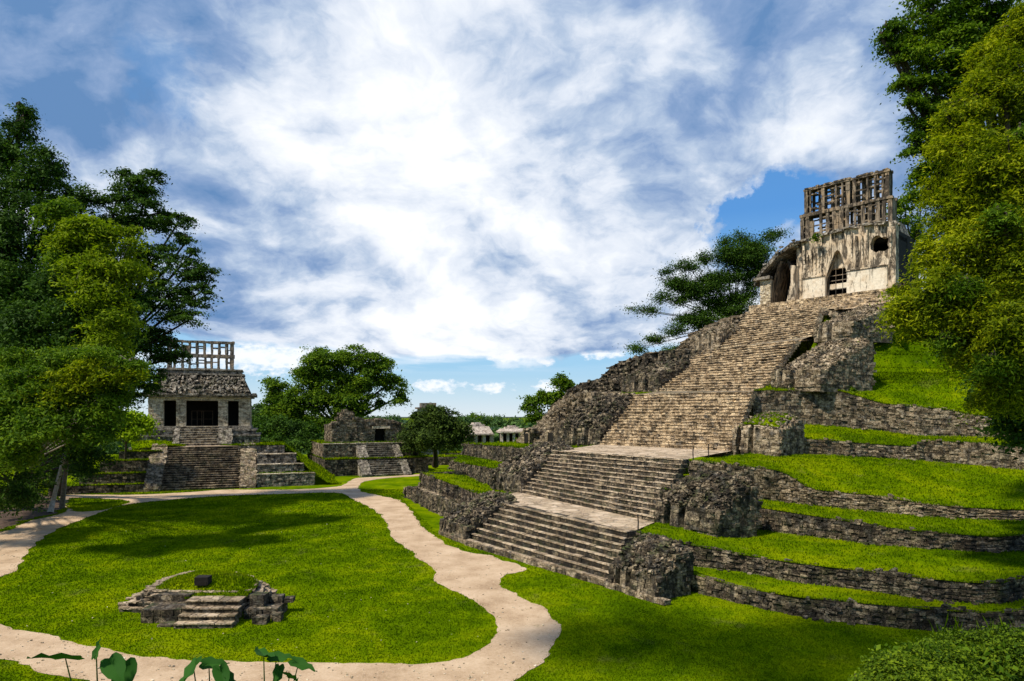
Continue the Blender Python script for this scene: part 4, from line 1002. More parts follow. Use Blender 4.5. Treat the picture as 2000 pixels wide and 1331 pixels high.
# ================================================================== SMALL ALTAR ON THE LAWN
al = empty('stone_altar', (-16.2, 35, 0), 'low stone altar platform with small front stair and grassy top on the lawn', 'altar')
def ring(poly, z0, z1, mat, wid=.5, dep=.55, miss=.03, name='altar_tier', fill=True, cap=None):
    m = MB(); m2 = MB(); n = len(poly); c = sum((Vector((p[0], p[1], 0)) for p in poly), Vector()) / n
    for i in range(n):
        a, b = Vector((*poly[i], 0)), Vector((*poly[(i + 1) % n], 0)); t = (b - a); L_ = t.length; t.normalize(); nn = Vector((t.y, -t.x, 0)); s = 0
        while s < L_:
            wv = min(wid * rnd.uniform(.6, 1.5), L_ - s + .05)
            if rnd.random() > .08: stone_box(m2, a + t * (s + wv / 2 + J(.05)) - nn * (dep / 2 - .04 + J(.06)) + UP * (z1 + .03 + J(.012)), (t + UP * J(.03)).normalized(), nn, UP, wv * .97, dep * .9, .07, .12)
            if rnd.random() > miss: stone_box(m, a + t * (s + wv / 2) - nn * (dep / 2 + J(.05)) + UP * ((z0 + z1) / 2 + J(.02)), (t + UP * J(.02)).normalized(), nn, UP, wv - .03, dep, (z1 - z0) * rnd.uniform(.9, 1.06), .1)
            s += wv
    if fill: m.hexa([Vector((c.x + (p[0] - c.x) * .93, c.y + (p[1] - c.y) * .93, z)) for z in (z0 - .05, z1 - .05) for p in (poly[0], poly[n // 4], poly[n // 2], poly[3 * n // 4])]) if False else None
    k = len(m.v); m.v += [tuple(Vector((c.x + (p[0] - c.x) * .92, c.y + (p[1] - c.y) * .92, z1 - .05))) for p in poly]; m.f.append(tuple(range(k, k + n)))
    o = m.build(name, mat, al); m2.build('capstones', 'stone_tread', o); return o
T1 = [(-20.0, 33.9), (-18.4, 33.7), (-13.2, 33.4), (-12.2, 33.9), (-12.9, 36.4), (-13.9, 38.0), (-15.8, 39.4), (-19.6, 39.8), (-20.6, 37.4)]
cx_, cy_ = -16.4, 36.0
def inset(P, k): return [(p[0] + (cx_ - p[0]) * k, p[1] + (cy_ - p[1]) * k) for p in P]
ring(T1, 0, .16, 'stone_dark', .6); ring(inset(T1, .09), .16, .40, 'stone_riser', miss=.06); ring(inset(T1, .18), .40, .65, 'stone_riser', miss=.10); ring(inset(T1, .27), .65, .90, 'stone_riser', miss=.14)
fa = Fr((-14.45, 31.25, 0), 1.5)
fstairs(al, fa, -1.4, 1.3, 1.6, .98, 4, 'stone_dark', 'stone_tread', 0, 0, .7)
m = MB(); fbox(m, fa, -3.4, -1.43, .9, 2.5, -.1, .66, .03); fcourses(m, fa, -3.4, -1.43, 0, .66, .85, .33, .5, .3, .04); fbox(m, fa, -3.4, -1.7, 2.2, 2.8, .6, .98, .03)
fbox(m, fa, -2.3, -1.58, .25, .8, -.1, .10, .02)
m.build('cheek_block', 'stone_dark', al)
m = MB(); fbox(m, fa, 1.33, 3.0, 1.4, 2.9, -.1, .52, .03); fcourses(m, fa, 1.33, 3.0, 0, .5, 1.35, .26, .45, .3, .04); fbox(m, fa, 1.5, 2.2, 1.7, 2.5, .52, 1.08, .03); fbox(m, fa, 2.25, 2.9, 2.3, 2.8, .52, .86, .03); fbox(m, fa, 2.95, 3.4, 2.4, 2.9, .5, .74, .03)
m.build('cheek_block', 'stone_dark', al)
m = MB(); stone_box(m, fa(2.4, .75, .16), fa.r, fa.b, UP, .62, .5, .36, .22); stone_box(m, fa(3.05, 1.2, .18), fa.r, fa.b, UP, .4, .5, .4, .2); m.build('fallen_block', 'stone_dark', al)
g = MB(); G = []; P4 = inset(T1, .33)
for k in range(7):
    f = k / 6; row = []
    for i in range(41):
        a = i / 40 * len(P4); q = int(a) % len(P4); p0, p1 = P4[q], P4[(q + 1) % len(P4)]; t = a - int(a)
        x, y = lerp(p0[0], p1[0], t), lerp(p0[1], p1[1], t)
        row.append(Vector((cx_ + .2 + (x - cx_) * (1 - f), cy_ + (y - cy_) * (1 - f), .97 + .34 * math.sin(f * 1.57) + J(.03))))
    G.append(row)
mq = MB()
for _ in range(150):          # thin loose slabs lying along the altar's edges
    i = rnd.randrange(len(T1)); p0, p1 = T1[i], T1[(i + 1) % len(T1)]; t = rnd.random(); k = rnd.choice([.02, .12, .21, .30]) + J(.03); z = {0: .26, 1: .50, 2: .76, 3: 1.0}[min(3, int(k * 9))]
    x, y = lerp(p0[0], p1[0], t), lerp(p0[1], p1[1], t); x += (cx_ - x) * k; y += (cy_ - y) * k
    if -16 < x < -13 and y < 34: continue
    a = Vector((J(1), J(1), J(.12))).normalized(); b2 = a.cross(UP).normalized(); s_ = rnd.uniform(.2, .6); stone_box(mq, Vector((x, y, z + J(.03))), a, b2, a.cross(b2), s_, s_ * .7, rnd.uniform(.05, .14), .25)
tag(mq.build('loose_slabs', 'stone_tread', al), kind='stuff')
# let the front of the mound run down to the stair head
G[0] = [p - UP * .05 for p in G[0]]; G.insert(0, [p + Vector((0, -1.1 if p.y < 34.9 and -16.4 < p.x < -12.8 else 0, -.06)) for p in G[0]])
g.grid(G); TUFT.append((G, 9)); g.build('grass_mound', 'grass', al, True)
m = MB(); q = Vector((-16.15, 34.8, 1.40)); stone_box(m, q, Vector((1, .05, 0)), Vector((-.05, 1, 0)), UP, .68, .55, .40, .06); stone_box(m, q - UP * .12 + Vector((0, -.05, 0)), Vector((1, .05, 0)), Vector((-.05, 1, 0)), UP, .6, .5, .2, .1)
tag(m.build('offering_stone', 'dark_room'), 'squared black stone block sitting on the grassy top of the altar', 'stone')

# ================================================================== TREES
def leaf_quads(P, out, size, rng, flat=.6, lw=.5):
    n = len(P); nrm = out * .5 + np.array([0, 0, flat]) + rng.normal(0, .55, (n, 3)); nrm /= np.linalg.norm(nrm, axis=1)[:, None] + 1e-9
    a = rng.normal(0, 1, (n, 3)); a -= (a * nrm).sum(1)[:, None] * nrm; a /= np.linalg.norm(a, axis=1)[:, None] + 1e-9
    b = np.cross(nrm, a); s = (size * rng.uniform(.6, 1.5, n))[:, None]
    dr = np.array([0, 0, -.18]) * s
    V = np.stack([P - a * s * .5, P + b * s * lw * .5 , P + a * s * .5 + dr, P - b * s * lw * .5], 1).reshape(-1, 3)
    Q = np.arange(n * 4).reshape(-1, 4); return V, Q
def make_tree(name, label, cat, base, blobs, n_leaf, leaf, mats, group=None, trunk_r=.4, seed=1, clump=.8, per=26, flat=.45, bark='bark_dark', limbs=2, hang=0.0, core=.25, shell=.45, split=None, ragged=.22, bend=.4, droop=.35, lw=.5):
    """blobs: (px, py, depth, radius in px across, radius in px up, [material index]) lobes of the crown"""
    rng = np.random.default_rng(seed); r = random.Random(seed); base = Vector(base)
    root = empty(name, base, label, cat, group)
    B = []
    for bl in blobs:
        px, py, Yd, rx, rz = bl[:5]; c = PW(px, py, Yd); B.append((c, rx / F * Yd, max(rx, rz) / F * Yd * .8, rz / F * Yd, bl[5] if len(bl) > 5 else 0))
    tot = sum(b[1] * b[3] for b in B)
    per_mat = {}
    twigs = []
    for c, rx, ry, rz, mi in B:
        nl = n_leaf * rx * rz / tot; nc = max(4, int(nl / per))
        # secondary lobes, each a little cushion of leaf clumps, so that light tops and dark gaps alternate
        ns = int(np.clip(nc / 13, 3, 40))
        sd_ = rng.normal(0, 1, (ns, 3)); sd_ /= np.linalg.norm(sd_, axis=1)[:, None]; sr = rng.uniform(.35, 1.0, ns) ** .5 * (1 + rng.normal(0, ragged * .5, ns))
        SC = sd_ * sr[:, None] * .82; SR = rng.uniform(.15, .36, ns)
        wi = rng.integers(0, ns, nc)
        dd = rng.normal(0, 1, (nc, 3)); dd[:, 2] = np.where(dd[:, 2] < -.4, -dd[:, 2], dd[:, 2]); dd /= np.linalg.norm(dd, axis=1)[:, None]
        loc = SC[wi] + dd * (SR[wi] * rng.uniform(.55, 1.08, nc))[:, None] * np.array([1.15, 1.15, .8])
        inner = rng.random(nc) < core * .6
        loc[inner] = rng.normal(0, .34, (int(inner.sum()), 3))
        C = loc * np.array([rx, ry, rz]) + np.array(tuple(c)); dr = dd * .75 + sd_[wi] * .5
        if hang:
            hk = np.abs(rng.normal(0, hang, nc)) * (rng.random(nc) < .6); C[:, 2] -= hk * rz
        k = per; cl = clump * rng.uniform(.5, 1.3, nc)
        off = rng.normal(0, 1, (nc, k, 3)) * np.array([1, 1, flat]); off *= (cl[:, None, None] * .5)
        off[:, :, 2] -= (off[:, :, 0] ** 2 + off[:, :, 1] ** 2) / (cl[:, None] + .01) * droop
        P = (C[:, None, :] + off).reshape(-1, 3); o = np.repeat(dr, k, axis=0)
        V, Q = leaf_quads(P, o, leaf, rng, lw=lw)
        L = per_mat.setdefault(mi, [[], [], 0]); L[0].append(V); L[1].append(Q + L[2]); L[2] += len(V)
        step = max(1, nc // (limbs * 6)) 
        twigs += [(c, Vector(C[i])) for i in range(0, nc, step)][:limbs * 7]
    for mi, (Vs, Qs, _) in per_mat.items():
        me = np_mesh('crown', np.concatenate(Vs), np.concatenate(Qs), mats[mi]); place('crown', me, root)
    m = MB(); top = sum((b[0] for b in B), Vector()) / len(B)
    th = (top.z - base.z); fork = base + Vector(((top.x - base.x) * bend, (top.y - base.y) * bend, th * .5))
    pts = [base - UP * .5, base + (fork - base) * .3 + Vector((r.uniform(-.2, .2), 0, 0)) * trunk_r * 2, base + (fork - base) * .7, fork]
    m.tube(pts, [trunk_r * 1.5, trunk_r * 1.05, trunk_r * .9, trunk_r * .8], 9)
    for c, rx, ry, rz, mi in B:
        mid = lerp(fork, c, .5) + Vector((r.uniform(-.3, .3), r.uniform(-.3, .3), r.uniform(0, .5))) * trunk_r * 2
        m.tube([fork, mid, c], [trunk_r * .55, trunk_r * .35, trunk_r * .18], 6)
    for c, p in twigs:
        mid = lerp(c, p, .5) + Vector((r.uniform(-.2, .2), r.uniform(-.2, .2), r.uniform(-.1, .3)))
        m.tube([c, mid, p], [trunk_r * .18, trunk_r * .10, trunk_r * .04], 4)
    m.build('trunk', bark, root, True)
    return root
LB = 'tall trees of the left forest edge'
# tall dark vine-hung tree on the far left
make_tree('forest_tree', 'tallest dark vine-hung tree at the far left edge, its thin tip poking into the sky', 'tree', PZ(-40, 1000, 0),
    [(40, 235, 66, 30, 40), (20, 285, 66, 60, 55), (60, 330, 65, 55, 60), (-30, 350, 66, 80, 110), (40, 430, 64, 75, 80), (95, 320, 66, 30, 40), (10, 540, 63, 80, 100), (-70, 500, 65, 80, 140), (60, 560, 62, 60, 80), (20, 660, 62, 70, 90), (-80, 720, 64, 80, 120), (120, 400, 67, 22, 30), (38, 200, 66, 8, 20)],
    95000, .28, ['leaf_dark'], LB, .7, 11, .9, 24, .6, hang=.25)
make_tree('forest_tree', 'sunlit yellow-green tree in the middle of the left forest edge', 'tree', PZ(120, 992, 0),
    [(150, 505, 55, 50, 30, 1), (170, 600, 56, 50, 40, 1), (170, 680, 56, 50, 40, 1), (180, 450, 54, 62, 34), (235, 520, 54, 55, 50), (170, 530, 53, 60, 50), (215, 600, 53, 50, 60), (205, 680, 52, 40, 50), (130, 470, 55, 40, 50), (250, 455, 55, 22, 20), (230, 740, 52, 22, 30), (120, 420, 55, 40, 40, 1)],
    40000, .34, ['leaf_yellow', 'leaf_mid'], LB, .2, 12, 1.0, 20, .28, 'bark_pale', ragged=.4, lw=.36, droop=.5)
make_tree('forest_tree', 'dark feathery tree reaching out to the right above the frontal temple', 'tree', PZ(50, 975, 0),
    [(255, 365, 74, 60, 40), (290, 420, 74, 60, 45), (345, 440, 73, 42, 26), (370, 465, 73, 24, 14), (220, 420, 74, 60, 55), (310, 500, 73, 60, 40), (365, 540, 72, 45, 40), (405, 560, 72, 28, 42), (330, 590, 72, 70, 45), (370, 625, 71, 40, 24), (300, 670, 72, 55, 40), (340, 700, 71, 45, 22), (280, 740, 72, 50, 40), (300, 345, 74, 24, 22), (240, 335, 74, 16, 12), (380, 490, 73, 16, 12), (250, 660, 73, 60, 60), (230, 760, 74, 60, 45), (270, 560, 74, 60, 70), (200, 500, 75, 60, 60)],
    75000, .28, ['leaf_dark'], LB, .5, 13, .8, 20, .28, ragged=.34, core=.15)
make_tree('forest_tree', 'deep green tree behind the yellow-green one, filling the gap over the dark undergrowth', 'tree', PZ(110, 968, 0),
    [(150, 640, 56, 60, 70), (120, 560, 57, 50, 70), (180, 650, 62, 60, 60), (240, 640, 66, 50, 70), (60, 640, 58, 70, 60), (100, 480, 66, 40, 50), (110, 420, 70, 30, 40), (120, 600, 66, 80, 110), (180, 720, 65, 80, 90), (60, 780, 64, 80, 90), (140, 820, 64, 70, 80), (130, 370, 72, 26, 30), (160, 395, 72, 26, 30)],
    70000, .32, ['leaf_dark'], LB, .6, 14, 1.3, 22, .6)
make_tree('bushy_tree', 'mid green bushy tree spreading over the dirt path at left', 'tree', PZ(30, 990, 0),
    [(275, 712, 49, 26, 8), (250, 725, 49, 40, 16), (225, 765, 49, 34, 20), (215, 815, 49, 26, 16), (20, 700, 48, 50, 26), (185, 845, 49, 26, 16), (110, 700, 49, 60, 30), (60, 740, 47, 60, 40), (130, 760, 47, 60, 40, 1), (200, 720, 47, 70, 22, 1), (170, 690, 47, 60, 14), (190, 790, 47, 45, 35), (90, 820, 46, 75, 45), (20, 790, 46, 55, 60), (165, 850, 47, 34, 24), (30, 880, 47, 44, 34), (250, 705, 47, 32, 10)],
    66000, .26, ['leaf_mid', 'leaf_sun'], LB, .2, 15, .85, 20, .3, 'bark_pale', ragged=.34, lw=.38, droop=.5)  # two lobes take the sunlit leaf colour for bright tops
m_ = MB(); m_.tube([PZ(98, 1002, 0), PZ(104, 1000, 0) + UP * 1.2, PW(122, 905, PZ(98, 1002, 0).y), PW(133, 860, PZ(98, 1002, 0).y + .5)], [.30, .22, .18, .14], 10)
simple('bark_white', (.30, .26, .2), (.62, .56, .47), 4)
tag(m_.build('pale_trunk', 'bark_white'), 'bare pale tree trunk slanting up out of the dark undergrowth beside the dirt', 'tree trunk')
make_tree('shade_tree', 'broad dark undergrowth tree low at the left edge over the bare soil', 'tree', PZ(-10, 985, 0),
    [(70, 945, 76, 40, 36), (20, 975, 64, 44, 22), (150, 925, 80, 26, 26), (-20, 900, 54, 70, 60), (45, 900, 56, 40, 50), (30, 960, 62, 40, 22), (120, 900, 74, 44, 40), (120, 835, 60, 50, 36), (20, 975, 58, 60, 20), (160, 870, 66, 40, 40), (190, 830, 68, 40, 40), (210, 790, 68, 40, 40),  (10, 960, 56, 60, 30), (-90, 880, 50, 90, 110), (45, 950, 58, 30, 25), (170, 900, 68, 45, 40)],
    36000, .26, ['leaf_dark'], LB, .3, 16, 1.0, 20, .6)
make_tree('bright_bush', 'bright lime green bush beside the base platform of the frontal temple', 'bush', PZ(245, 905, 3.5),
    [(262, 812, 88, 22, 14), (235, 820, 87, 28, 16), (215, 838, 86, 22, 16), (250, 842, 87, 26, 20), (275, 835, 88, 12, 20)],
    9000, .42, ['leaf_lime'], None, .15, 17, 1.1, 20, .5)
# trees beyond the ruins
BG = 'background trees beyond the plaza'
make_tree('spreading_tree', 'large spreading tree with sky showing through its crown, behind the ruined temple', 'tree', PZ(668, 905, -1),
    [(545, 800, 138, 36, 34), (535, 750, 139, 22, 20), (580, 780, 138, 36, 30), (610, 725, 139, 34, 26), (690, 780, 139, 60, 30), (670, 830, 139, 60, 30), (740, 710, 140, 28, 20), (640, 700, 140, 50, 26), (640, 715, 140, 60, 34), (700, 705, 140, 55, 28), (600, 745, 139, 32, 30), (660, 760, 139, 55, 30), (720, 745, 140, 48, 34), (765, 745, 140, 28, 26), (545, 765, 139, 25, 25), (780, 775, 140, 16, 22), (615, 790, 138, 45, 30), (560, 810, 138, 42, 36), (690, 800, 139, 42, 18), (640, 830, 138, 40, 22), (740, 790, 140, 14, 10)],
    90000, .48, ['leaf_mid'], BG, .8, 21, 1.4, 22, .4, ragged=.25)
make_tree('forest_tree', 'dark leafy mass of a tree low behind the stepped platform, beside the frontal temple', 'tree', PZ(560, 900, 0),
    [(560, 840, 128, 42, 30), (520, 835, 130, 30, 28), (600, 850, 126, 28, 24), (575, 870, 122, 30, 16), (530, 868, 122, 26, 16)],
    12000, .5, ['leaf_dark'], BG, .5, 22, 1.5, 20, .5)
make_tree('forest_tree', 'pale green tree peeping out just right of the roof of the frontal temple', 'tree', PZ(505, 885, 0),
    [(500, 800, 150, 26, 20), (530, 812, 150, 30, 22), (485, 812, 150, 20, 20)], 5000, .6, ['leaf_far'], BG, .4, 23, 1.7, 20, .45)
make_tree('round_tree', 'small dark round-crowned tree in the gap beside the low walls', 'tree', PZ(850, 905, 1.0),
    [(850, 818, 116, 48, 26), (815, 842, 116, 34, 28), (888, 838, 116, 38, 26), (852, 850, 115, 62, 28), (812, 866, 116, 26, 14), (895, 864, 116, 28, 14), (848, 800, 116, 20, 12), (870, 812, 116, 26, 16), (826, 815, 116, 24, 18)],
    26000, .42, ['leaf_olive'], BG, .45, 24, 1.1, 20, .45)
make_tree('slender_tree', 'light green tree standing against the sky at the left foot of the pyramid', 'tree', PZ(1075, 880, 2),
    [(1098, 752, 112, 22, 20), (1065, 775, 112, 20, 16), (1040, 788, 112, 22, 20), (1085, 780, 112, 24, 18), (1118, 770, 112, 16, 14), (1045, 812, 112, 24, 12), (1095, 738, 112, 10, 8), (1080, 815, 112, 20, 14)],
    8500, .48, ['leaf_mid'], BG, .3, 25, 1.2, 18, .4, ragged=.3)
make_tree('airy_tree', 'wide airy tree with pale forked limbs on the skyline left of the comb temple', 'tree', PW(1440, 700, 116),
    [(1440, 500, 113, 50, 30), (1385, 560, 113, 44, 26), (1430, 600, 113, 44, 30), (1340, 560, 112, 40, 22), (1370, 620, 112, 40, 22), (1480, 510, 113, 30, 34), (1262, 606, 112, 22, 9), (1290, 580, 112, 22, 10), (1318, 556, 112, 24, 12), (1345, 522, 112, 28, 14), (1305, 530, 112, 16, 7), (1330, 590, 112, 26, 12), (1375, 505, 112, 20, 12), (1395, 545, 112, 30, 16), (1420, 500, 112, 34, 20), (1415, 470, 112, 16, 10), (1450, 465, 113, 22, 12), (1475, 490, 113, 30, 20), (1500, 465, 113, 18, 14), (1440, 540, 113, 40, 22), (1360, 575, 112, 30, 14), (1400, 590, 113, 34, 16), (1450, 580, 113, 30, 20), (1250, 680, 110, 20, 10), (1285, 662, 111, 24, 10), (1320, 645, 111, 26, 12), (1345, 625, 112, 26, 12), (1480, 540, 114, 24, 24), (1525, 455, 114, 10, 8), (1235, 604, 112, 8, 5), (1310, 684, 110, 26, 10), (1270, 700, 110, 18, 8), (1375, 635, 112, 26, 12), (1420, 630, 112, 24, 14)],
    95000, .28, ['leaf_dark'], BG, .22, 26, 1.3, 14, .6, 'bark_pale', limbs=2, ragged=.5, core=.35, bend=.12, droop=.05)
make_tree('airy_tree', 'dark tree seen behind the right end of the tall lattice roof comb', 'tree', PW(1790, 560, 112),
    [(1765, 400, 112, 30, 30), (1790, 450, 112, 40, 40), (1760, 470, 112, 22, 26), (1800, 390, 112, 40, 30), (1775, 520, 110, 30, 30)],
    9000, .42, ['leaf_mid'], BG, .4, 27, 1.2, 18, .4)
# forest along the edge of the site
k_ = 0
for (px, py, Yd, rx, rz, mt, lab) in [
        (745, 818, 185, 26, 16, 'leaf_far', 'hazy green tree between the spreading tree and the round tree'),
        (775, 826, 200, 20, 14, 'leaf_blue', 'bluish distant tree just left of the round tree'),
        (905, 822, 230, 20, 12, 'leaf_far', 'distant tree right behind the round tree crown'),
        (932, 816, 250, 22, 11, 'leaf_mid', 'dark distant tree above the stepped-roof gallery'),
        (958, 822, 250, 24, 13, 'leaf_far', 'flat-topped distant tree above the gap between the two galleries'),
        (988, 824, 240, 24, 12, 'leaf_far', 'distant tree above the flat-roofed gallery'),
        (1012, 826, 270, 20, 10, 'leaf_far', 'low distant tree nearest the blue plain on the horizon'),
        (968, 845, 205, 14, 14, 'leaf_blue', 'shadowed tree filling the gap between the two galleries'),
        (470, 835, 135, 26, 26, 'leaf_dark', 'dark tree directly behind the right side of the frontal temple'),
        (800, 860, 150, 26, 18, 'leaf_yellow', 'lime green bush glowing in the sun between the ruined temple and the round tree'),
        (1030, 855, 130, 20, 16, 'leaf_mid', 'bush at the lower left end of the rubble slope')]:
    g = PW(px, py, Yd); zb = g.z - rz / F * Yd * 2.2
    make_tree('distant_tree', lab, 'tree', (g.x, g.y, zb - 1), [(px, py, Yd, rx, rz), (px - rx * .7, py + rz * .5, Yd, rx * .7, rz * .7), (px + rx * .7, py + rz * .4, Yd, rx * .7, rz * .8), (px, py + rz * 1.2, Yd, rx * 1.2, rz)],
        3200, .5 * Yd / 150, [mt], BG, .3, 40 + k_, 1.6 * Yd / 150, 16, .45); k_ += 1
# far wood: one mass nobody could count
rng = np.random.default_rng(3); Vs, Qs, o = [], [], 0
for _ in range(950):
    ang = rng.uniform(-.95, .95); Yd = rng.uniform(190, 900); x = math.tan(ang * .75) * Yd * 1.15
    zt = -max(0, (Yd - 175) * .10) ; zt = max(zt, -25) + rng.uniform(6, 11) + (4 if Yd < 300 else 0)
    zt = min(zt, 10 + (812 - 816) / F * Yd + rng.uniform(-6, 0) * Yd / 300 + (5 if abs(x) > Yd * .25 else 0))
    R0 = rng.uniform(5, 9); n = int(420 * min(1, 300 / Yd)) + 60
    P = rng.normal(0, 1, (n, 3)); P /= np.linalg.norm(P, axis=1)[:, None]; out = P.copy(); P = P * (R0 * rng.uniform(.7, 1.05, (n, 1))) * np.array([1, 1, .7]) + np.array([x, Yd, zt - R0 * .7])
    V, Q = leaf_quads(P, out, 1.3 * max(1, Yd / 300), rng, lw=.8); Vs.append(V); Qs.append(Q + o); o += len(V)
tag(place('far_wood', np_mesh('far_wood', np.concatenate(Vs), np.concatenate(Qs), 'leaf_far')), 'hazy green wood stretching to the horizon behind the ruins', 'wood', kind='stuff')
# low far hills, blue with distance
m = MB(); G = []
for j, (yy, h) in enumerate([(3500, 0), (4200, 18), (5200, 8)]):
    G.append([(x, yy, -26 + (h + 16 * math.sin(x * .0011 + 2) + 10 * math.sin(x * .0031)) * (h > 0)) for x in range(-6000, 6001, 200)])
m.grid(G)
# forest behind and left of the plaza for completeness, and on the hill right of the pyramid
# ---- right foreground: sunlit leaf mass
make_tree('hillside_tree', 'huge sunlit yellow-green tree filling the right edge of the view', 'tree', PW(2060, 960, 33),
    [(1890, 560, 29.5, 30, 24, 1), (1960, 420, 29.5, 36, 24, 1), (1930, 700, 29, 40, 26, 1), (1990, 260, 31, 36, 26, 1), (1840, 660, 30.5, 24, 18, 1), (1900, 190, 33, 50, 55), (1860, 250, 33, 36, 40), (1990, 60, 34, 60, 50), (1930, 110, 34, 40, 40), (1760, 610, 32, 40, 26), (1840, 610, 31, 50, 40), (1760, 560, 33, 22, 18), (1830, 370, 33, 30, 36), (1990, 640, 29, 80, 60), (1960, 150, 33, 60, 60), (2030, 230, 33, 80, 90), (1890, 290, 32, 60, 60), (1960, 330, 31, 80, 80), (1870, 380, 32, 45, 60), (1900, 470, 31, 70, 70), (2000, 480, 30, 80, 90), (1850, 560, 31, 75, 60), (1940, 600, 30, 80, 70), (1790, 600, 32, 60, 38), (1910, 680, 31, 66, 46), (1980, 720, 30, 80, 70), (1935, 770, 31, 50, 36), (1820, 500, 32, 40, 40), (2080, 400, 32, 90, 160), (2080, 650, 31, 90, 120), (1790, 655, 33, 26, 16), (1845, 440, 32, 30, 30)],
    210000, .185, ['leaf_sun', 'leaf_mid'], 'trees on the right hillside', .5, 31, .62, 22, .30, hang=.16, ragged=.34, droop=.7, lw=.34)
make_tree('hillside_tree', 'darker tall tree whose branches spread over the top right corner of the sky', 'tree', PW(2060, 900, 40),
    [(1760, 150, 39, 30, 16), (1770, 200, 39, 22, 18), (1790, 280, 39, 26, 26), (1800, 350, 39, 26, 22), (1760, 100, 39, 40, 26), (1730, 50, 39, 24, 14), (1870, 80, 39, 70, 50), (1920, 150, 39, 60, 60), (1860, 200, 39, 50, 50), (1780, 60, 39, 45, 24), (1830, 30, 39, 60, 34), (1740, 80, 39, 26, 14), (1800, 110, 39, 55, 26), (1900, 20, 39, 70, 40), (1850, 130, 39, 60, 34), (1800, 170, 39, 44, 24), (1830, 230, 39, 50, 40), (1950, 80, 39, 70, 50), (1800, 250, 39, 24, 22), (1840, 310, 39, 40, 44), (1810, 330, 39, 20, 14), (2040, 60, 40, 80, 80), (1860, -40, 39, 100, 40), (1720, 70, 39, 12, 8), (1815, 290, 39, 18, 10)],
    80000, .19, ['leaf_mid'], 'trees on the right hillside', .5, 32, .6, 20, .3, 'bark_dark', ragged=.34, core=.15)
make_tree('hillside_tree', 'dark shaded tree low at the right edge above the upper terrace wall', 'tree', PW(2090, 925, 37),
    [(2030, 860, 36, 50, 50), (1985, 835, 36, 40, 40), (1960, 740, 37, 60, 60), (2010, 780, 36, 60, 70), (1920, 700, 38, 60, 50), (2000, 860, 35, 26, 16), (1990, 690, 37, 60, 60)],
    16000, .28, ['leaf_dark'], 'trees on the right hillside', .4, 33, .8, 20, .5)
# ---- unseen tree by the viewpoint, added so its shade lies on the near lawn
def W2P(x, y, z): return (1000 + x / y * F, HZ - (z - CAM_H) / y * F)
def near_tree(label, base, lobes, n, seed):
    bl = []
    for x, y, z, r_ in lobes:
        px, py = W2P(x, y, z); bl.append((px, py, y, r_ / y * F, r_ * .7 / y * F))
    make_tree('unseen_shade_tree', label, 'tree', base, bl, n, .34, ['leaf_mid'], None, .22, seed, 1.0, 20, .4)
near_tree('tall tree beside the viewpoint, outside the view, shading the near right lawn', (-9, 1, 7.6), [(-9, 14, 33, 6), (-3, 16, 34, 6), (3, 13, 33, 5), (-14, 17, 31, 5), (-8, 8, 30, 6), (6, 17, 35, 4), (-1, 9, 31, 5)], 26000, 71)
# ---- bushes at the bottom right, below the viewpoint
leafmat('leaf_bush', (.035, .075, .004), (.095, .165, .006), (.21, .29, .010), .35)
def bushes():
    rng = np.random.default_rng(8); c0 = PW(1880, 1330, 8.5); root = empty('leafy_bush', (c0.x, c0.y, 5.4), 'bright small-leaved bush in the bottom right corner', 'bush')
    Vs, Qs, o = [], [], 0
    for (px, py, Yd, rx, rz, n) in [(1750, 1330, 8.2, 60, 48, 7000), (1820, 1315, 8.6, 75, 55, 9000), (1900, 1290, 9.2, 85, 50, 11000), (1980, 1288, 9.0, 75, 55, 9000), (2080, 1300, 9, 90, 70, 7000), (1860, 1380, 7.6, 130, 60, 8000), (1700, 1342, 8.0, 26, 20, 2000)]:
        c = np.array(tuple(PW(px, py, Yd))); P = rng.normal(0, 1, (n // 12, 3)); P /= np.linalg.norm(P, axis=1)[:, None]; out = np.repeat(P, 12, 0)
        P = P * rng.uniform(.7, 1.08, (n // 12, 1)) * np.array([rx, rx, rz]) / F * Yd + c
        P = (P[:, None, :] + rng.normal(0, .045, (n // 12, 12, 3)) * np.array([1, 1, .6])).reshape(-1, 3)
        V, Q = leaf_quads(P, out, .046, rng, lw=.5); Vs.append(V); Qs.append(Q + o); o += len(V)
    P = np.array([tuple(PW(rnd.uniform(1700, 2000), 1300 + J(40), rnd.uniform(8.2, 9))) for _ in range(260)]); P[:, 2] += .02
    V, Q = leaf_quads(P, np.zeros_like(P), .085, rng, lw=.6); place('broad_leaves', np_mesh('broad_leaves', V, Q, 'leaf_mid'), root)
    place('foliage', np_mesh('foliage', np.concatenate(Vs), np.concatenate(Qs), 'leaf_bush'), root)
    m = MB()
    for _ in range(14):
        q = Vector((c0.x + J(1.2), c0.y + J(.6), 5.2)); m.tube([q, q + Vector((J(.2), J(.2), .7)), q + Vector((J(.4), J(.4), 1.3))], [.02, .014, .006], 5)
    m.build('stem', 'bark_dark', root)
    m = MB()
    for _ in range(60):
        px = rnd.uniform(1830, 2000); q = PW(px, 1250 + J(18), 9.3); t = Vector((J(.12), J(.1), rnd.uniform(.15, .3))); n_ = Vector((.006, .004, 0)); m.quad(q - n_, q + n_, q + t * .6 + n_ + Vector((J(.02), 0, 0)), q + t - n_ * .5)
    m.build('grass_blades', 'grass', root)
bushes()
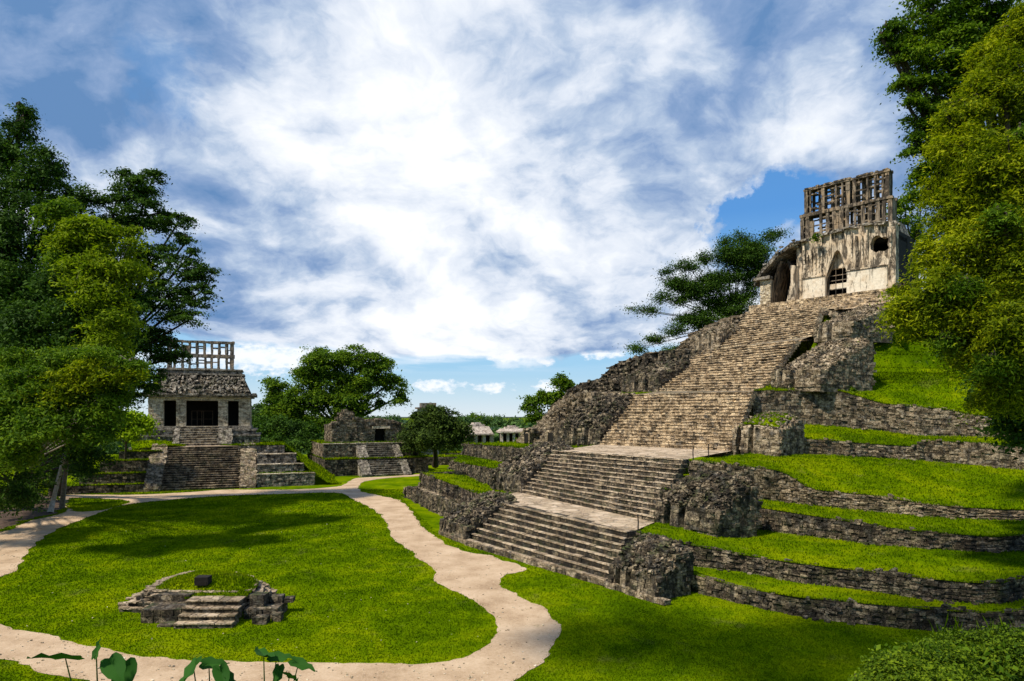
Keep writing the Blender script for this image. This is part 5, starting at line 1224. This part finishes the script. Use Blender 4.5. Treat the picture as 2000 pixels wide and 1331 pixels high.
# ---- elephant ear plants at the bottom edge
def ear(mb, c, L, W, yaw, pitch, roll=0.0):
    """heart-shaped leaf with a notch, gently folded along its midrib"""
    prof = [(-.30, .0), (-.42, .16), (-.40, .34), (-.22, .48), (.05, .50), (.32, .40), (.58, .22), (.80, .07), (.92, 0)]
    ca, sa = math.cos(yaw), math.sin(yaw); cp, sp_ = math.cos(pitch), math.sin(pitch); cr, sr = math.cos(roll), math.sin(roll)
    def X(l, w, h):
        w, h = w * cr - h * sr, w * sr + h * cr
        x, z = l * cp - h * sp_, l * sp_ + h * cp
        return Vector((c[0] + x * ca - w * sa, c[1] + x * sa + w * ca, c[2] + z))
    for sg in (1, -1):
        G = []
        for l, w_ in prof:
            row = []
            for q in range(5):
                f = q / 4; ll = l if l > -.3 else lerp(-.12, l, f); row.append(X(ll * L, sg * w_ * W * f, .10 * W * f - .12 * L * max(0, l) ** 2 + .015 * math.sin(l * 14) * f))
            G.append(row)
        mb.grid(G if sg == 1 else [r[::-1] for r in G])
leafmat('leaf_ear', (.010, .050, .006), (.018, .075, .008), (.03, .105, .012), .25)
plants = [((195, 1345), [((128, 1287), .29, .15, 3.25, .15, .6), ((188, 1275), .12, .05, 1.5, 1.2, 0), ((222, 1302), .22, .16, 5.6, -.5, .5), ((242, 1312), .24, .17, 5.0, -.9, -.3)], 'leftmost elephant ear plant at the bottom edge, with a rolled new leaf'),
          ((400, 1350), [((378, 1305), .20, .16, 4.4, -.6, .4), ((408, 1298), .16, .12, .3, .0, .5), ((432, 1316), .17, .12, 5.4, -.7, .2), ((445, 1322), .12, .09, 5.9, -.7, 0)], 'low middle elephant ear plant at the bottom edge'),
          ((522, 1350), [((515, 1280), .19, .15, 2.2, .1, .3), ((540, 1285), .16, .10, .1, .0, .5), ((583, 1297), .17, .10, 6.1, -.25, .4), ((545, 1313), .14, .09, 4.6, -.9, .1), ((565, 1322), .14, .10, 1.2, -.6, 0)], 'rightmost elephant ear plant at the bottom edge, its leaf stalks tall and thin')]
for (bx, by), leaves, lab in plants:
    Yd = 5.0; b = PW(bx, by, Yd); b.z = 7.1; root = empty('elephant_ear_plant', b, lab, 'plant', 'elephant ear plants along the bottom edge')
    for (px, py), L, W, yaw, pitch, roll in leaves:
        c = PW(px, py, Yd + J(.15)); m = MB(); ear(m, c, L, W, yaw, pitch, roll); m.build('leaf', 'leaf_ear', root, True)
        m = MB(); q = Vector((b.x + J(.05), b.y, b.z)); m.tube([q, lerp(q, c, .6) + Vector((J(.02), 0, 0)), c], [.010, .007, .004], 6); m.build('stem', 'leaf_ear', root, True)

# small plants on the pyramid
make_tree('small_shrub', 'small leafy shrub growing on the grassy corner above the highest terrace wall', 'bush', PW(1665, 768, 66), [(1665, 762, 66, 9, 7), (1650, 757, 66, 5, 4)], 500, .25, ['leaf_mid'], None, .03, 51, .5, 12, .5)
make_tree('small_shrub', 'tuft of green growing under the roof comb of the pyramid temple', 'bush', PW(1596, 462, 92), [(1596, 462, 92, 6, 7)], 300, .28, ['leaf_mid'], None, .02, 52, .5, 12, .5)
make_tree('broad_leaf_plant', 'dark broad-leaved plant at the right edge below the shaded tree', 'plant', PW(1990, 850, 40), [(1985, 822, 40, 24, 12)], 400, .7, ['leaf_mid'], None, .05, 53, 1.0, 12, .4)

# ================================================================== GRASS BLADES
def blades(P, h, rng, w=.035):
    n = len(P); a = rng.uniform(0, 2 * np.pi, n); dx = np.stack([np.cos(a), np.sin(a), np.zeros(n)], 1) * (w * rng.uniform(.6, 1.5, n))[:, None]
    tip = P + np.stack([rng.normal(0, .4, n) * h, rng.normal(0, .4, n) * h, h * rng.uniform(.5, 1.3, n)], 1)
    return np.stack([P - dx, P + dx, tip], 1).reshape(-1, 3), np.arange(n * 3).reshape(-1, 3)
rng = np.random.default_rng(5)
def to_np(l): return [(p.x, p.y) for p in l]
N = 620000
Yv = 20 + 70 * rng.random(N) ** 2.0; Xv = (rng.random(N) * 1.9 - .95) * Yv
jx, jy = Xv.copy(), Yv.copy(); Xv = Xv + rng.normal(0, .11, N); Yv = Yv + rng.normal(0, .11, N)
keep = (~inside(to_np(outer), Xv, Yv)) | inside(to_np(inner), Xv, Yv) | inside(to_np(isle), Xv, Yv)
keep &= ~inside(to_np(soil), Xv, Yv)
base_poly = [(-3.6, 51), (5.6, 38.6), (8.3, 35.2), (9.5, 38.5), (30, 30), (60, 30), (60, 140), (0, 140), (-12, 83), (-13.5, 81.2), (-6.4, 56.5)]
keep &= ~inside(base_poly, Xv, Yv); keep &= ~inside([(a, b) for a, b in T1], Xv, Yv)
Xv, Yv = jx[keep], jy[keep]
P = np.stack([Xv, Yv, np.zeros(len(Xv))], 1)
V, Q = blades(P, 1.0, rng, 1.0)
sc_ = np.repeat(.026 + .0017 * Yv, 3)
base3 = np.repeat(P, 3, axis=0); V = base3 + (V - base3) * np.stack([sc_ * .35, sc_ * .35, sc_ * .75], 1)
tag(place('grass_blades', np_mesh('grass_blades', V, Q, 'grass')), 'short green grass standing on the lawns of the plaza', 'grass', kind='stuff')
# blades on the terraces, banks and mounds
Vs, Qs, o = [], [], 0
for G, dens in TUFT:
    A = np.array([[tuple(p) for p in r] for r in G]); n, m = A.shape[:2]
    e1 = np.linalg.norm(A[1:, :-1] - A[:-1, :-1], axis=2); e2 = np.linalg.norm(A[:-1, 1:] - A[:-1, :-1], axis=2); ar = e1 * e2
    dist = A[..., 1].mean(); tot = int(ar.sum() * dens * (22 if dist < 70 else 9)); pr = (ar / ar.sum()).ravel()
    ci = rng.choice(len(pr), tot, p=pr); i, k = ci // (m - 1), ci % (m - 1); s, t = rng.random((2, tot, 1))
    Pp = (A[i, k] * (1 - s) + A[i + 1, k] * s) * (1 - t) + (A[i, k + 1] * (1 - s) + A[i + 1, k + 1] * s) * t
    # a ragged fringe hanging over the front edge
    f = int((np.linalg.norm(A[0, 1:] - A[0, :-1], axis=1)).sum() * dens * 14)
    kk = rng.integers(0, m - 1, f); tt = rng.random((f, 1)); Pe = A[0, kk] * (1 - tt) + A[0, kk + 1] * tt
    Pp = np.concatenate([Pp, Pe]); h = .05 + .0025 * dist
    V, Q = blades(Pp, h * .8, rng, .018 + .0006 * dist); Vs.append(V); Qs.append(Q + o); o += len(V)
tag(place('terrace_grass', np_mesh('terrace_grass', np.concatenate(Vs), np.concatenate(Qs), 'grass')), 'grass tufts fringing the terraces, ledges and mounds of the ruins', 'grass', kind='stuff')
# small weeds and white flecks scattered on the lawn
Nf = 260; Yf = 24 + 40 * rng.random(Nf); Xf = (rng.random(Nf) * 1.2 - .85) * Yf; kf = inside(to_np(inner), Xf, Yf)
P = np.stack([Xf[kf], Yf[kf], np.full(kf.sum(), .07)], 1); V, Q = leaf_quads(P, np.zeros_like(P), .07, rng, lw=.7, flat=2)
tag(place('fallen_leaves', np_mesh('fallen_leaves', V, Q, 'stone_pale')), 'pale fallen leaves and petals dotted over the lawn', 'leaf litter', kind='stuff')


Np = 5200; Yp = 22 + 45 * rng.random(Np) ** 1.6; Xp = (rng.random(Np) * 1.7 - .85) * Yp
kp = inside(to_np(outer), Xp, Yp) & ~inside(to_np(inner), Xp, Yp); P = np.stack([Xp[kp], Yp[kp], np.full(kp.sum(), .025)], 1); mp = MB()
for q in P:
    sz = .02 + .05 * rnd.random() ** 2; a = Vector((J(1), J(1), J(.2))).normalized(); b = a.cross(UP).normalized(); stone_box(mp, Vector(q), a, b, a.cross(b), sz * 1.6, sz * 1.2, sz, .25)
tag(mp.build('gravel', 'stone_pale'), 'small loose pebbles scattered on the sandy path', 'gravel', kind='stuff')
